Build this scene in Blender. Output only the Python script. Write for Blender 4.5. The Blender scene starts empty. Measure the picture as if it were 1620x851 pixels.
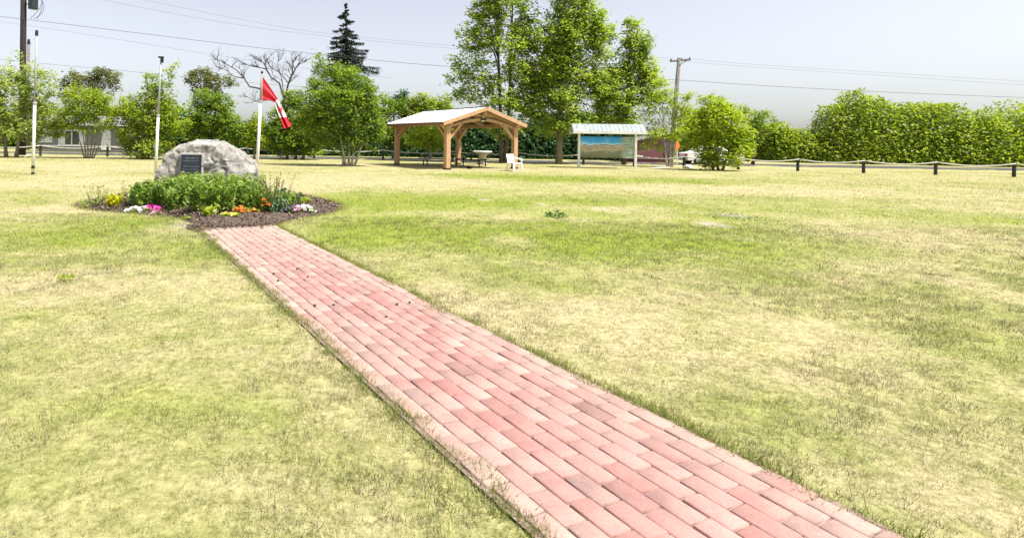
import bpy, bmesh, math, random
import numpy as np
from mathutils import Vector, Matrix, noise as mnoise
from mathutils.bvhtree import BVHTree

random.seed(7)
RNG = np.random.default_rng(11)
R = math.radians
scn = bpy.context.scene
COL = scn.collection

# ------------------------------------------------------------------ camera model
F, CX, HZ, TH, CAMH = 900.0, 600.0, 222.0, R(0.9), 1.5
FW, FH = 1620.0, 851.0
CT, ST = math.cos(TH), math.sin(TH)

def at(u, v, Y):
    """world point that stands Y metres ahead and is seen at photo pixel (u, v)"""
    du, vu = u - CX, HZ - v
    a = du * CT - vu * ST
    b = du * ST + vu * CT
    return Vector((a * Y / F, Y, CAMH + b * Y / F))

def gd(u, v):
    """ground point seen at photo pixel (u, v)"""
    du, vu = u - CX, HZ - v
    b = du * ST + vu * CT
    Y = -CAMH * F / b
    p = at(u, v, Y)
    return Vector((p.x, p.y, 0))

cd = bpy.data.cameras.new('camera')
cam = bpy.data.objects.new('camera', cd)
COL.objects.link(cam)
cd.sensor_fit = 'HORIZONTAL'
cd.sensor_width = 36
cd.lens = F / FW * 36
cd.shift_x = (FW / 2 - CX) / FW
cd.shift_y = -(FH / 2 - HZ) / FW
cd.clip_start, cd.clip_end = 0.1, 6000
cam.matrix_world = Matrix.Translation((0, 0, CAMH)) @ Matrix.Rotation(R(90), 4, 'X') @ Matrix.Rotation(TH, 4, 'Z')
scn.camera = cam

# ------------------------------------------------------------------ light
SUN_EL, SUN_AZ = R(60), R(113)     # azimuth measured from +Y towards +X
w = bpy.data.worlds.new('World')
scn.world = w
w.use_nodes = True
nt = w.node_tree
nt.nodes.clear()
sky = nt.nodes.new('ShaderNodeTexSky')
sky.sky_type = 'NISHITA'
sky.sun_disc = False
sky.sun_elevation = SUN_EL
sky.sun_rotation = SUN_AZ
sky.altitude = 0
sky.air_density = 1.0
sky.dust_density = 2.0
sky.ozone_density = 1.5
hs = nt.nodes.new('ShaderNodeHueSaturation')
hs.inputs['Saturation'].default_value = 0.36
hs.inputs['Hue'].default_value = 0.522
bg = nt.nodes.new('ShaderNodeBackground')
bg.inputs['Strength'].default_value = 0.108
wo = nt.nodes.new('ShaderNodeOutputWorld')
nt.links.new(sky.outputs[0], hs.inputs['Color'])
nt.links.new(hs.outputs[0], bg.inputs['Color'])
nt.links.new(bg.outputs[0], wo.inputs[0])

ld = bpy.data.lights.new('sun', 'SUN')
ld.energy = 4.6
ld.angle = R(0.9)
ld.color = (1.0, 0.955, 0.88)
sun = bpy.data.objects.new('sun', ld)
COL.objects.link(sun)
SD = Vector((math.cos(SUN_EL) * math.sin(SUN_AZ), math.cos(SUN_EL) * math.cos(SUN_AZ), math.sin(SUN_EL)))
sun.rotation_euler = SD.to_track_quat('Z', 'Y').to_euler()
sun.location = SD * 60

vs = scn.view_settings
vs.view_transform = 'Standard'
vs.look = 'None'
vs.gamma = 1
vs.use_curve_mapping = False
vs.exposure = 0.9
scn.cycles.use_denoising = True
scn.cycles.max_bounces = 8
scn.cycles.transmission_bounces = 6

# ------------------------------------------------------------------ materials
def newmat(name):
    m = bpy.data.materials.new(name)
    m.use_nodes = True
    n = m.node_tree.nodes
    b = n['Principled BSDF']
    return m, m.node_tree, n, b

def N(nt, t, **kw):
    x = nt.nodes.new(t)
    for k, v in kw.items():
        setattr(x, k, v)
    return x

def ramp(nt, stops):
    r = nt.nodes.new('ShaderNodeValToRGB')
    e = r.color_ramp.elements
    while len(e) > 1:
        e.remove(e[-1])
    e[0].position, e[0].color = stops[0][0], (*stops[0][1], 1)
    for p, c in stops[1:]:
        k = e.new(p)
        k.color = (*c, 1)
    return r

def mat_noise(name, c1, c2, scale=8, rough=0.8, bump=0.0, detail=6, spec=0.3, stretch=None, metal=0.0, lo=.35, hi=.65, bscale=None, coord='Object'):
    m, t, n, b = newmat(name)
    tc = N(t, 'ShaderNodeTexCoord')
    mp = N(t, 'ShaderNodeMapping')
    if stretch:
        mp.inputs['Scale'].default_value = stretch
    t.links.new(tc.outputs[coord], mp.inputs['Vector'])
    nz = N(t, 'ShaderNodeTexNoise')
    nz.inputs['Scale'].default_value = scale
    nz.inputs['Detail'].default_value = detail
    nz.inputs['Roughness'].default_value = 0.65
    t.links.new(mp.outputs[0], nz.inputs['Vector'])
    r = ramp(t, [(lo, c1), (hi, c2)])
    t.links.new(nz.outputs['Fac'], r.inputs[0])
    t.links.new(r.outputs[0], b.inputs['Base Color'])
    b.inputs['Roughness'].default_value = rough
    b.inputs['Specular IOR Level'].default_value = spec
    b.inputs['Metallic'].default_value = metal
    if bump:
        nz2 = N(t, 'ShaderNodeTexNoise')
        nz2.inputs['Scale'].default_value = bscale or scale * 3
        nz2.inputs['Detail'].default_value = 8
        t.links.new(mp.outputs[0], nz2.inputs['Vector'])
        bp = N(t, 'ShaderNodeBump')
        bp.inputs['Strength'].default_value = bump
        bp.inputs['Distance'].default_value = 0.02
        t.links.new(nz2.outputs['Fac'], bp.inputs['Height'])
        t.links.new(bp.outputs[0], b.inputs['Normal'])
    return m

def mat_leaf(name, dark, mid, light, transl=0.35, nscale=0.9, gain=1.25):
    """leaf colour: hue varies from leaf to leaf and from spray to spray"""
    m, t, n, b = newmat(name)
    geo = N(t, 'ShaderNodeNewGeometry')
    tc = N(t, 'ShaderNodeTexCoord')
    nz = N(t, 'ShaderNodeTexNoise')
    nz.inputs['Scale'].default_value = nscale
    nz.inputs['Detail'].default_value = 3
    t.links.new(tc.outputs['Object'], nz.inputs['Vector'])
    mx = N(t, 'ShaderNodeMath', operation='MULTIPLY_ADD')
    mx.inputs[1].default_value = 0.55
    t.links.new(geo.outputs['Random Per Island'], mx.inputs[0])
    m2 = N(t, 'ShaderNodeMath', operation='MULTIPLY_ADD')
    m2.inputs[1].default_value = 1.6
    m2.inputs[2].default_value = -0.58
    t.links.new(nz.outputs['Fac'], m2.inputs[0])
    t.links.new(m2.outputs[0], mx.inputs[2])
    r = ramp(t, [(0.0, dark), (0.5, mid), (1.0, light)])
    t.links.new(mx.outputs[0], r.inputs[0])
    t.links.new(r.outputs[0], b.inputs['Base Color'])
    b.inputs['Roughness'].default_value = 0.5
    b.inputs['Specular IOR Level'].default_value = 0.35
    tr = N(t, 'ShaderNodeBsdfTranslucent')
    hs = N(t, 'ShaderNodeHueSaturation')
    hs.inputs['Hue'].default_value = 0.492
    hs.inputs['Saturation'].default_value = 1.1
    hs.inputs['Value'].default_value = gain
    t.links.new(r.outputs[0], hs.inputs['Color'])
    t.links.new(hs.outputs[0], tr.inputs['Color'])
    ms = N(t, 'ShaderNodeMixShader')
    ms.inputs[0].default_value = transl
    t.links.new(b.outputs[0], ms.inputs[1])
    t.links.new(tr.outputs[0], ms.inputs[2])
    t.links.new(ms.outputs[0], n['Material Output'].inputs[0])
    return m

def mat_plain(name, c, rough=0.5, metal=0.0, spec=0.4, var=0.12, scale=6):
    c2 = tuple(x * (1 - var) for x in c)
    return mat_noise(name, c2, c, scale=scale, rough=rough, spec=spec, metal=metal)

M = {}
M['timber'] = mat_noise('timber', (0.34, 0.20, 0.10), (0.54, 0.35, 0.20), scale=5, rough=0.7, bump=0.25, stretch=(6, 6, 1))
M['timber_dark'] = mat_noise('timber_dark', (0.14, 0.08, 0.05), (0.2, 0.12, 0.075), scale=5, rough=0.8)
M['roof_metal'] = mat_plain('roof_metal', (0.80, 0.80, 0.79), rough=0.42, spec=0.5, var=0.06)
M['black_steel'] = mat_plain('black_steel', (0.02, 0.021, 0.024), rough=0.45, metal=0.3)
M['dark_plank'] = mat_noise('dark_plank', (0.05, 0.05, 0.055), (0.09, 0.085, 0.085), scale=6, rough=0.7)
M['grey_plank'] = mat_noise('grey_plank', (0.23, 0.21, 0.18), (0.34, 0.31, 0.27), scale=6, rough=0.8)
M['white_plastic'] = mat_plain('white_plastic', (0.85, 0.85, 0.84), rough=0.35, var=0.04)
M['white_paint'] = mat_noise('white_paint', (0.62, 0.62, 0.6), (0.82, 0.82, 0.8), scale=3, rough=0.5)
M['pole_grey'] = mat_noise('pole_grey', (0.28, 0.29, 0.30), (0.36, 0.37, 0.38), scale=4, rough=0.45)
M['pole_wood'] = mat_noise('pole_wood', (0.014, 0.012, 0.011), (0.032, 0.027, 0.024), scale=4, rough=0.9, stretch=(6, 6, 0.6), bump=0.3)
M['pole_wood_grey'] = mat_noise('pole_wood_grey', (0.12, 0.11, 0.10), (0.2, 0.19, 0.175), scale=4, rough=0.9, stretch=(6, 6, 0.6), bump=0.3)
M['wire'] = mat_plain('wire', (0.05, 0.05, 0.055), rough=0.6)
M['transformer'] = mat_plain('transformer', (0.022, 0.03, 0.033), rough=0.4)
M['bark'] = mat_noise('bark', (0.10, 0.085, 0.065), (0.26, 0.23, 0.18), scale=5, rough=0.95, bump=0.6, stretch=(3, 3, 1))
M['bark_pale'] = mat_noise('bark_pale', (0.22, 0.2, 0.16), (0.45, 0.42, 0.36), scale=4, rough=0.9, bump=0.4)
M['bark_dark'] = mat_noise('bark_dark', (0.045, 0.036, 0.032), (0.11, 0.09, 0.08), scale=5, rough=0.95, bump=0.5)
M['mulch'] = mat_noise('mulch', (0.04, 0.03, 0.024), (0.15, 0.11, 0.085), scale=28, rough=0.95, bump=0.8, bscale=60)
M['mulch_chip'] = mat_noise('mulch_chip', (0.05, 0.037, 0.028), (0.24, 0.175, 0.13), scale=9, rough=0.95)
M['bronze'] = mat_noise('bronze', (0.035, 0.045, 0.06), (0.06, 0.075, 0.095), scale=8, rough=0.38, metal=0.6)
M['bronze_light'] = mat_noise('bronze_light', (0.13, 0.14, 0.14), (0.2, 0.2, 0.2), scale=8, rough=0.45, metal=0.4)
M['mortar'] = mat_noise('mortar', (0.36, 0.34, 0.31), (0.48, 0.46, 0.42), scale=20, rough=0.9, bump=0.3)
M['rope'] = mat_noise('rope', (0.42, 0.41, 0.37), (0.58, 0.56, 0.5), scale=20, rough=0.9)
M['post_dark'] = mat_plain('post_dark', (0.03, 0.03, 0.033), rough=0.7)
M['siding'] = mat_noise('siding', (0.19, 0.19, 0.185), (0.24, 0.24, 0.23), scale=3, rough=0.8)
M['skirting'] = mat_noise('skirting', (0.13, 0.13, 0.125), (0.18, 0.18, 0.17), scale=3, rough=0.9)
M['shingle'] = mat_noise('shingle', (0.16, 0.155, 0.15), (0.24, 0.235, 0.23), scale=10, rough=0.9)
M['maroon'] = mat_noise('maroon', (0.17, 0.065, 0.07), (0.225, 0.09, 0.095), scale=3, rough=0.7)
M['glass'] = mat_plain('glass', (0.035, 0.045, 0.05), rough=0.08, spec=0.8)
M['tyre'] = mat_plain('tyre', (0.02, 0.02, 0.02), rough=0.85)
M['car_paint'] = mat_plain('car_paint', (0.78, 0.78, 0.78), rough=0.25, var=0.03)
M['orange'] = mat_plain('orange', (0.85, 0.25, 0.035), rough=0.5, var=0.06)
M['concrete'] = mat_noise('concrete', (0.33, 0.29, 0.24), (0.46, 0.42, 0.36), scale=10, rough=0.9, bump=0.3)
M['gravel'] = mat_noise('gravel', (0.46, 0.44, 0.4), (0.66, 0.64, 0.6), scale=30, rough=0.95, bump=0.4)
M['road'] = mat_noise('road', (0.05, 0.05, 0.05), (0.09, 0.088, 0.085), scale=20, rough=0.95, bump=0.3)
M['flag_red'] = mat_noise('flag_red', (0.60, 0.018, 0.035), (0.72, 0.03, 0.05), scale=3, rough=0.65)
M['flag_white'] = mat_plain('flag_white', (0.82, 0.82, 0.82), rough=0.65, var=0.04)
M['magenta'] = mat_leaf('petal_magenta', (0.35, 0.02, 0.2), (0.6, 0.05, 0.35), (0.75, 0.25, 0.5), 0.3)
M['pink'] = mat_leaf('petal_pink', (0.6, 0.2, 0.5), (0.72, 0.35, 0.62), (0.8, 0.55, 0.75), 0.3)
M['white_petal'] = mat_leaf('petal_white', (0.7, 0.66, 0.7), (0.8, 0.78, 0.8), (0.85, 0.85, 0.85), 0.3, gain=1.0)
M['orange_petal'] = mat_leaf('petal_orange', (0.7, 0.1, 0.01), (0.85, 0.2, 0.02), (0.9, 0.35, 0.04), 0.3)
M['yellow_petal'] = mat_leaf('petal_yellow', (0.7, 0.6, 0.1), (0.8, 0.72, 0.15), (0.85, 0.82, 0.35), 0.3)
M['purple_petal'] = mat_leaf('petal_purple', (0.02, 0.01, 0.05), (0.05, 0.02, 0.1), (0.09, 0.04, 0.18), 0.3)

LEAF = {
 'willow': mat_leaf('leaf_pale', (0.15, 0.21, 0.05), (0.30, 0.38, 0.09), (0.50, 0.55, 0.18), 0.5, gain=1.4),
 'fresh': mat_leaf('leaf_fresh', (0.11, 0.18, 0.025), (0.25, 0.34, 0.045), (0.44, 0.50, 0.09), 0.5, gain=1.4),
 'green': mat_leaf('leaf_green', (0.06, 0.13, 0.025), (0.18, 0.275, 0.04), (0.36, 0.44, 0.075), 0.5, gain=1.4),
 'poplar': mat_leaf('leaf_poplar', (0.10, 0.165, 0.035), (0.25, 0.345, 0.055), (0.46, 0.52, 0.11), 0.5, gain=1.5),
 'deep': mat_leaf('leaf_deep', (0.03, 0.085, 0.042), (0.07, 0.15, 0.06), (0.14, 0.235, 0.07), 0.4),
 'olive': mat_leaf('leaf_olive', (0.08, 0.105, 0.03), (0.16, 0.18, 0.055), (0.27, 0.28, 0.095), 0.4),
 'yellow': mat_leaf('leaf_yellow', (0.16, 0.25, 0.025), (0.30, 0.40, 0.04), (0.48, 0.54, 0.09), 0.5, gain=1.3),
 'spruce':  mat_leaf('leaf_spruce', (0.009, 0.017, 0.012), (0.02, 0.033, 0.02), (0.04, 0.055, 0.033), 0.05),
 'lily': mat_leaf('leaf_perennial', (0.035, 0.10, 0.018), (0.22, 0.34, 0.05), (0.56, 0.62, 0.22), 0.45, nscale=3.5),
 'bluegreen': mat_leaf('leaf_bluegreen', (0.042, 0.098, 0.042), (0.098, 0.182, 0.084), (0.182, 0.280, 0.140), 0.3),
 'bright':  mat_leaf('leaf_bright', (0.42, 0.44, 0.01), (0.6, 0.6, 0.02), (0.72, 0.72, 0.05), 0.4),
 'lime':    mat_leaf('leaf_lime', (0.2, 0.28, 0.02), (0.32, 0.4, 0.03), (0.45, 0.5, 0.06), 0.4),
 'weed':    mat_leaf('leaf_weed', (0.02, 0.06, 0.01), (0.05, 0.14, 0.02), (0.09, 0.2, 0.03), 0.3),
}

# ------------------------------------------------------------------ object helpers
def tag(o, label=None, cat=None, group=None, kind=None):
    if label: o['label'] = label
    if cat: o['category'] = cat
    if group: o['group'] = group
    if kind: o['kind'] = kind
    return o

def empty(name, loc, label=None, cat=None, group=None, rz=0.0):
    o = bpy.data.objects.new(name, None)
    o.empty_display_size = 0.3
    COL.objects.link(o)
    o.location = loc
    o.rotation_euler = (0, 0, rz)
    return tag(o, label, cat, group)

class MB:
    def __init__(self):
        self.v, self.f, self.mi = [], [], []
    def add(self, vs, fs, mi=0):
        k = len(self.v)
        self.v += [tuple(p) for p in vs]
        self.f += [tuple(i + k for i in q) for q in fs]
        self.mi += [mi] * len(fs)
        return self
    def box(self, c, s, rot=None, mi=0):
        c = Vector(c); hx, hy, hz = s[0] / 2, s[1] / 2, s[2] / 2
        pts = []
        for x, y, z in ((-1,-1,-1),(1,-1,-1),(1,1,-1),(-1,1,-1),(-1,-1,1),(1,-1,1),(1,1,1),(-1,1,1)):
            p = Vector((x * hx, y * hy, z * hz))
            if rot is not None: p = rot @ p
            pts.append(c + p)
        return self.add(pts, [(3,2,1,0),(4,5,6,7),(0,1,5,4),(1,2,6,5),(2,3,7,6),(3,0,4,7)], mi)
    def beam(self, a, b, wx, wz, up=(0, 0, 1), mi=0):
        a, b = Vector(a), Vector(b)
        d = (b - a); L = d.length; d.normalize()
        x = d.cross(Vector(up))
        if x.length < 1e-4: x = d.cross(Vector((0, 1, 0)))
        x.normalize(); z = x.cross(d).normalized()
        rot = Matrix((x, d, z)).transposed()
        return self.box((a + b) / 2, (wx, L, wz), rot, mi)
    def tube(self, pts, rad, seg=8, mi=0, caps=True):
        pts = [Vector(p) for p in pts]
        n = len(pts)
        if not hasattr(rad, '__len__'): rad = [rad] * n
        vs, fs = [], []
        ref = Vector((0.31, 0.95, 0.05))
        for i, p in enumerate(pts):
            d = (pts[min(i + 1, n - 1)] - pts[max(i - 1, 0)])
            if d.length < 1e-6: d = Vector((0, 0, 1))
            d.normalize()
            x = d.cross(ref)
            if x.length < 0.05: x = d.cross(Vector((1, 0, 0)))
            x.normalize(); y = d.cross(x)
            for k in range(seg):
                a = 2 * math.pi * k / seg
                vs.append(p + (x * math.cos(a) + y * math.sin(a)) * rad[i])
        for i in range(n - 1):
            for k in range(seg):
                k2 = (k + 1) % seg
                fs.append((i * seg + k, i * seg + k2, (i + 1) * seg + k2, (i + 1) * seg + k))
        if caps:
            fs.append(tuple(range(seg - 1, -1, -1)))
            fs.append(tuple((n - 1) * seg + k for k in range(seg)))
        return self.add(vs, fs, mi)
    def lathe(self, c, prof, seg=20, mi=0):
        c = Vector(c)
        vs, fs = [], []
        n = len(prof)
        for r, z in prof:
            for k in range(seg):
                a = 2 * math.pi * k / seg
                vs.append(c + Vector((r * math.cos(a), r * math.sin(a), z)))
        for i in range(n - 1):
            for k in range(seg):
                k2 = (k + 1) % seg
                fs.append((i * seg + k, i * seg + k2, (i + 1) * seg + k2, (i + 1) * seg + k))
        fs.append(tuple(range(seg - 1, -1, -1)))
        fs.append(tuple((n - 1) * seg + k for k in range(seg)))
        return self.add(vs, fs, mi)
    def build(self, name, mats, parent=None, smooth=False, bevel=0.0):
        me = bpy.data.meshes.new(name)
        me.from_pydata(self.v, [], self.f)
        if not isinstance(mats, (list, tuple)): mats = [mats]
        for m in mats: me.materials.append(m)
        if len(mats) > 1: me.polygons.foreach_set('material_index', self.mi)
        if smooth: me.polygons.foreach_set('use_smooth', [True] * len(me.polygons))
        me.update()
        o = bpy.data.objects.new(name, me)
        COL.objects.link(o)
        if parent is not None:
            o.parent = parent
        if bevel:
            b = o.modifiers.new('bevel', 'BEVEL'); b.width = bevel; b.segments = 2; b.limit_method = 'ANGLE'
        return o

def mesh_np(name, V, Fc, mat, parent=None, smooth=False, col=None):
    """fast mesh from numpy: V (n,3), Fc (m,k)"""
    me = bpy.data.meshes.new(name)
    n, (m, k) = len(V), Fc.shape
    me.vertices.add(n)
    me.vertices.foreach_set('co', np.ascontiguousarray(V, dtype=np.float32).ravel())
    me.loops.add(m * k)
    me.loops.foreach_set('vertex_index', Fc.astype(np.int32).ravel())
    me.polygons.add(m)
    me.polygons.foreach_set('loop_start', np.arange(0, m * k, k, dtype=np.int32))
    me.polygons.foreach_set('loop_total', np.full(m, k, dtype=np.int32))
    if smooth: me.polygons.foreach_set('use_smooth', np.ones(m, dtype=bool))
    me.update(calc_edges=True)
    if col is not None:
        a = me.color_attributes.new('tint', 'FLOAT_COLOR', 'POINT')
        c4 = np.ones((n, 4), dtype=np.float32); c4[:, :3] = col
        a.data.foreach_set('color', c4.ravel())
    me.materials.append(mat)
    me.validate()
    o = bpy.data.objects.new(name, me)
    COL.objects.link(o)
    if parent is not None: o.parent = parent
    return o

def leaf_quads(C, size, up=0.35, aspect=0.55, rng=RNG, outward=None, axis_up=None):
    """diamond leaves at centres C: returns V, F.  up: bias of normals to the sky."""
    n = len(C)
    nrm = rng.normal(size=(n, 3))
    nrm /= np.linalg.norm(nrm, axis=1)[:, None]
    nrm[:, 2] = np.abs(nrm[:, 2])
    nrm = nrm * (1 - up) + np.array([0, 0, up])
    if outward is not None: nrm += outward * 0.4
    nrm /= np.linalg.norm(nrm, axis=1)[:, None]
    t = rng.normal(size=(n, 3))
    if axis_up is not None: t += np.array([0, 0, axis_up])
    t -= nrm * np.sum(t * nrm, axis=1)[:, None]
    t /= np.linalg.norm(t, axis=1)[:, None]
    b = np.cross(nrm, t)
    L = size * rng.uniform(0.65, 1.35, n)[:, None]
    W = L * aspect
    fold = nrm * L * 0.12
    V = np.stack([C - t * L * .5, C + b * W * .5 + fold - t * L * .08, C + t * L * .5, C - b * W * .5 + fold - t * L * .08], axis=1).reshape(-1, 3)
    Fc = np.arange(n * 4).reshape(n, 4)
    return V, Fc

def blob_clumps(c, r, n, rng, shell=0.55):
    d = rng.normal(size=(n, 3)); d /= np.linalg.norm(d, axis=1)[:, None]
    rad = rng.uniform(shell, 1.0, n) ** 0.8
    return np.asarray(c) + d * rad[:, None] * np.asarray(r)

def tree(name, label, foot, blobs, leafmat, bark='bark', trunk_r=0.12, stems=None, leaf=0.16, per=26, clump_r=0.34, dens=1.0,
         cat='tree', group=None, limbs=18, depth=0.8, seed=1, up=0.45, shell=0.45, top=None, trunk_to=None):
    """blobs: [(u, v, ru, rv)] photo-scale ellipsoids at the tree's own distance, each with depth; foot: world point"""
    rng = np.random.default_rng(seed)
    rnd = random.Random(seed)
    Y = foot.y
    px = Y / F
    root = empty(name, foot, label, cat, group)
    cl = []
    for bl in blobs:
        u, v, ru, rv = bl[:4]
        dn = bl[4] if len(bl) > 4 else 1.0
        p = at(u, v, Y)
        c = np.array([p.x - foot.x, rng.uniform(-.25, .25) * ru * px * depth, p.z])
        rr = np.array([ru * px, ru * px * depth, rv * px])
        area = 4 * math.pi * ((rr[0] * rr[2]) ** 1.0) * 0.9
        n = max(5, int(area / (clump_r ** 2) * 0.55 * dens * dn))
        k = blob_clumps(c, rr * 0.92, n, rng, shell)
        cl.append(k)
    cl = np.concatenate(cl)
    cl = cl[cl[:, 2] > 0.15]
    # leaves
    m = len(cl)
    cnt = per
    off = rng.normal(size=(m, cnt, 3)) * clump_r * 0.52
    off[:, :, 2] *= 0.72
    C = (cl[:, None, :] + off).reshape(-1, 3)
    C = C[C[:, 2] > 0.06]
    V, Fc = leaf_quads(C, leaf, up=up, rng=rng)
    mesh_np('crown', V, Fc, leafmat, root)
    # trunk and limbs
    mb = MB()
    hi = cl[:, 2].max()
    stems = stems or [(0.0, 0.0, 0.8)]
    tops = []
    for (dx, dxt, hf) in stems:
        h = hi * hf if trunk_to is None else trunk_to
        pts, rad = [], []
        ns = 9
        jit = Vector((rnd.uniform(-.1, .1), rnd.uniform(-.1, .1), 0))
        for i in range(ns):
            s = i / (ns - 1)
            pts.append(Vector((dx + (dxt - dx) * s ** 0.9 + math.sin(s * 5 + seed) * 0.05, (rnd.random() - .5) * 0.06 + jit.y * s * 3, -0.05 + (h + 0.05) * s)))
            rad.append(trunk_r * (1.25 if i == 0 else 1) * (1 - 0.82 * s))
        mb.tube(pts, rad, 9)
        tops.append(pts)
    idx = rng.permutation(m)[:limbs]
    for i in idx:
        e = Vector(cl[i])
        pts = min(tops, key=lambda q: (q[-2] - e).length)
        zb = max(0.25 * hi * 0.6, min(e.z * 0.72, pts[-2].z))
        s = min(zb / max(pts[-1].z, .01), 0.95) * (len(pts) - 1)
        k = int(s); fr = s - k
        st = pts[k].lerp(pts[min(k + 1, len(pts) - 1)], fr)
        mid = st.lerp(e, 0.5) + Vector((rnd.uniform(-.1, .1), rnd.uniform(-.1, .1), 0.12 * (e - st).length))
        r0 = max(0.012, trunk_r * 0.34 * (1 - 0.6 * s / len(pts)))
        mb.tube([st, mid, e], [r0, r0 * 0.6, r0 * 0.2], 6, caps=False)
    mb.build('trunk', M[bark], root, smooth=True)
    return root

PA, PB = gd(307, 359), gd(492, 515)      # left edge
PC, PD = gd(440, 358), gd(742, 515)      # right edge
pdir = ((PB - PA).normalized() + (PD - PC).normalized()).normalized()    # towards the camera
pn = Vector((-pdir.y, pdir.x, 0))
if pn.x < 0: pn = -pn
o0 = (PA + PC) / 2
half = 0.5 * ((PD - PB).dot(pn) + (PC - PA).dot(pn)) / 2
PLEN = 13.0

def path_st(x, y):
    dx, dy = x - o0.x, y - o0.y
    return dx * pdir.x + dy * pdir.y, dx * pn.x + dy * pn.y

# ------------------------------------------------------------------ lawn
def world_blob(u, v, ru, rv, amp):
    p = gd(u, v)
    rx = ru * p.y / F
    ry = max(rv * p.y ** 2 / (CAMH * F), 0.25)
    return (p.x, p.y, rx, ry, amp)

GREEN = [world_blob(*b) for b in [
    (760, 372, 190, 28, 0.8), (560, 372, 100, 30, 0.6), (1060, 382, 200, 28, 0.65), (600, 320, 170, 13, 0.6), (900, 318, 300, 14, 0.6),
    (760, 280, 200, 6, 0.5), (1010, 285, 220, 5, 0.6), (1150, 350, 90, 14, 0.45), (60, 380, 180, 28, 0.5), (200, 350, 120, 14, 0.3),
    (60, 318, 110, 10, 0.5), (330, 400, 70, 24, 0.5), (420, 470, 60, 25, 0.25), (620, 440, 50, 22, 0.4), (870, 452, 140, 14, 0.25),
    (40, 500, 50, 16, 0.35), (560, 305, 60, 7, 0.3), (1400, 340, 190, 20, 0.4), (1450, 500, 200, 60, 0.3), (300, 640, 260, 60, 0.35), (1100, 650, 240, 50, 0.3)]]
DRY = [world_blob(*b) for b in [
    (815, 382, 40, 8, 0.8), (150, 290, 260, 10, 0.5), (600, 280, 150, 8, 0.45), (480, 295, 110, 9, 0.4), (1120, 300, 160, 5, 0.6), (150, 450, 220, 38, 0.5),
    (900, 500, 300, 35, 0.4), (700, 296, 120, 4, 0.3), (960, 331, 90, 5, 0.4), (640, 265, 200, 4, 0.4), (60, 262, 200, 5, 0.4)]]
BARE = [world_blob(*b) for b in [(1131, 356, 20, 3.8, 1.5), (1160, 341, 14, 2.6, 1.3), (857, 323, 9, 1.6, 0.9), (945, 330, 10, 1.6, 0.8), (768, 317, 9, 1.5, 0.8), (310, 350, 28, 6, 0.5),
                                 (300, 357, 24, 5, 0.7)]]

def vnoise(x, y, s, o=0.0):
    """cheap smooth value noise, vectorised"""
    x = x * s + 37.1 + o; y = y * s + 11.7 + o * 1.7
    xi, yi = np.floor(x).astype(np.int64), np.floor(y).astype(np.int64)
    xf, yf = x - xi, y - yi
    xf = xf * xf * (3 - 2 * xf); yf = yf * yf * (3 - 2 * yf)
    def h(a, b):
        n = (a * 374761393 + b * 668265263) & 0x7fffffff
        n = ((n ^ (n >> 13)) * 1274126177) & 0x7fffffff
        return ((n ^ (n >> 16)) & 0xffff) / 65535.0
    return (h(xi, yi) * (1 - xf) + h(xi + 1, yi) * xf) * (1 - yf) + (h(xi, yi + 1) * (1 - xf) + h(xi + 1, yi + 1) * xf) * yf

def fields(x, y):
    g = np.full(x.shape, 0.27)
    for (cx, cy, rx, ry, a) in GREEN:
        g += a * np.exp(-(((x - cx) / rx) ** 2 + ((y - cy) / ry) ** 2))
    for (cx, cy, rx, ry, a) in DRY:
        g -= a * np.exp(-(((x - cx) / rx) ** 2 + ((y - cy) / ry) ** 2))
    g += (vnoise(x, y, 0.45) - .5) * 0.5 + (vnoise(x, y, 1.5, 5) - .5) * 0.4 + (vnoise(x, y, 4.5, 9) - .5) * 0.34
    b = np.zeros(x.shape)
    for (cx, cy, rx, ry, a) in BARE:
        d = ((x - cx) / rx) ** 2 + ((y - cy) / ry) ** 2
        b = np.maximum(b, a * np.exp(-d ** 1.6))
    b = np.clip(b * (0.75 + 0.8 * vnoise(x, y, 5.0, 3)), 0, 1)
    return np.clip(g, 0, 1), b

STRAW = np.array([0.41, 0.362, 0.222]); GRN = np.array([0.225, 0.268, 0.047]); DIRT = np.array([0.40, 0.35, 0.31])

def lawn_col(x, y):
    g, b = fields(x, y)
    c = STRAW * (1 - g)[:, None] + GRN * g[:, None]
    return c * (1 - b)[:, None] + DIRT * b[:, None], g, b

xs = np.concatenate([[-900], np.linspace(-60, -24, 60)[:-1], np.linspace(-24, 24, 260)[:-1], np.linspace(24, 80, 90), [900]])
ys = np.concatenate([[-300], np.linspace(-4, 20, 180)[:-1], np.linspace(20, 60, 150), [2500]])
GX, GY = np.meshgrid(xs, ys)
gx, gy = GX.ravel(), GY.ravel()
inn = (gx > -61) & (gx < 81) & (gy > -5) & (gy < 61)
gz = np.where(inn, -0.012 + 0.014 * vnoise(gx, gy, 0.9) + 0.012 * vnoise(gx, gy, 3.0, 4), -0.01)
_s, _t = path_st(gx, gy)
gz = np.where((np.abs(_t) < half + .12) & (_s > -.6) & (_s < PLEN + 1), np.minimum(gz, 0.0) - .006, gz)
c, _, _ = lawn_col(gx, gy)
nx, ny = len(xs), len(ys)
I = np.arange(nx * ny).reshape(ny, nx)
Fq = np.stack([I[:-1, :-1], I[:-1, 1:], I[1:, 1:], I[1:, :-1]], axis=-1).reshape(-1, 4)

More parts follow.
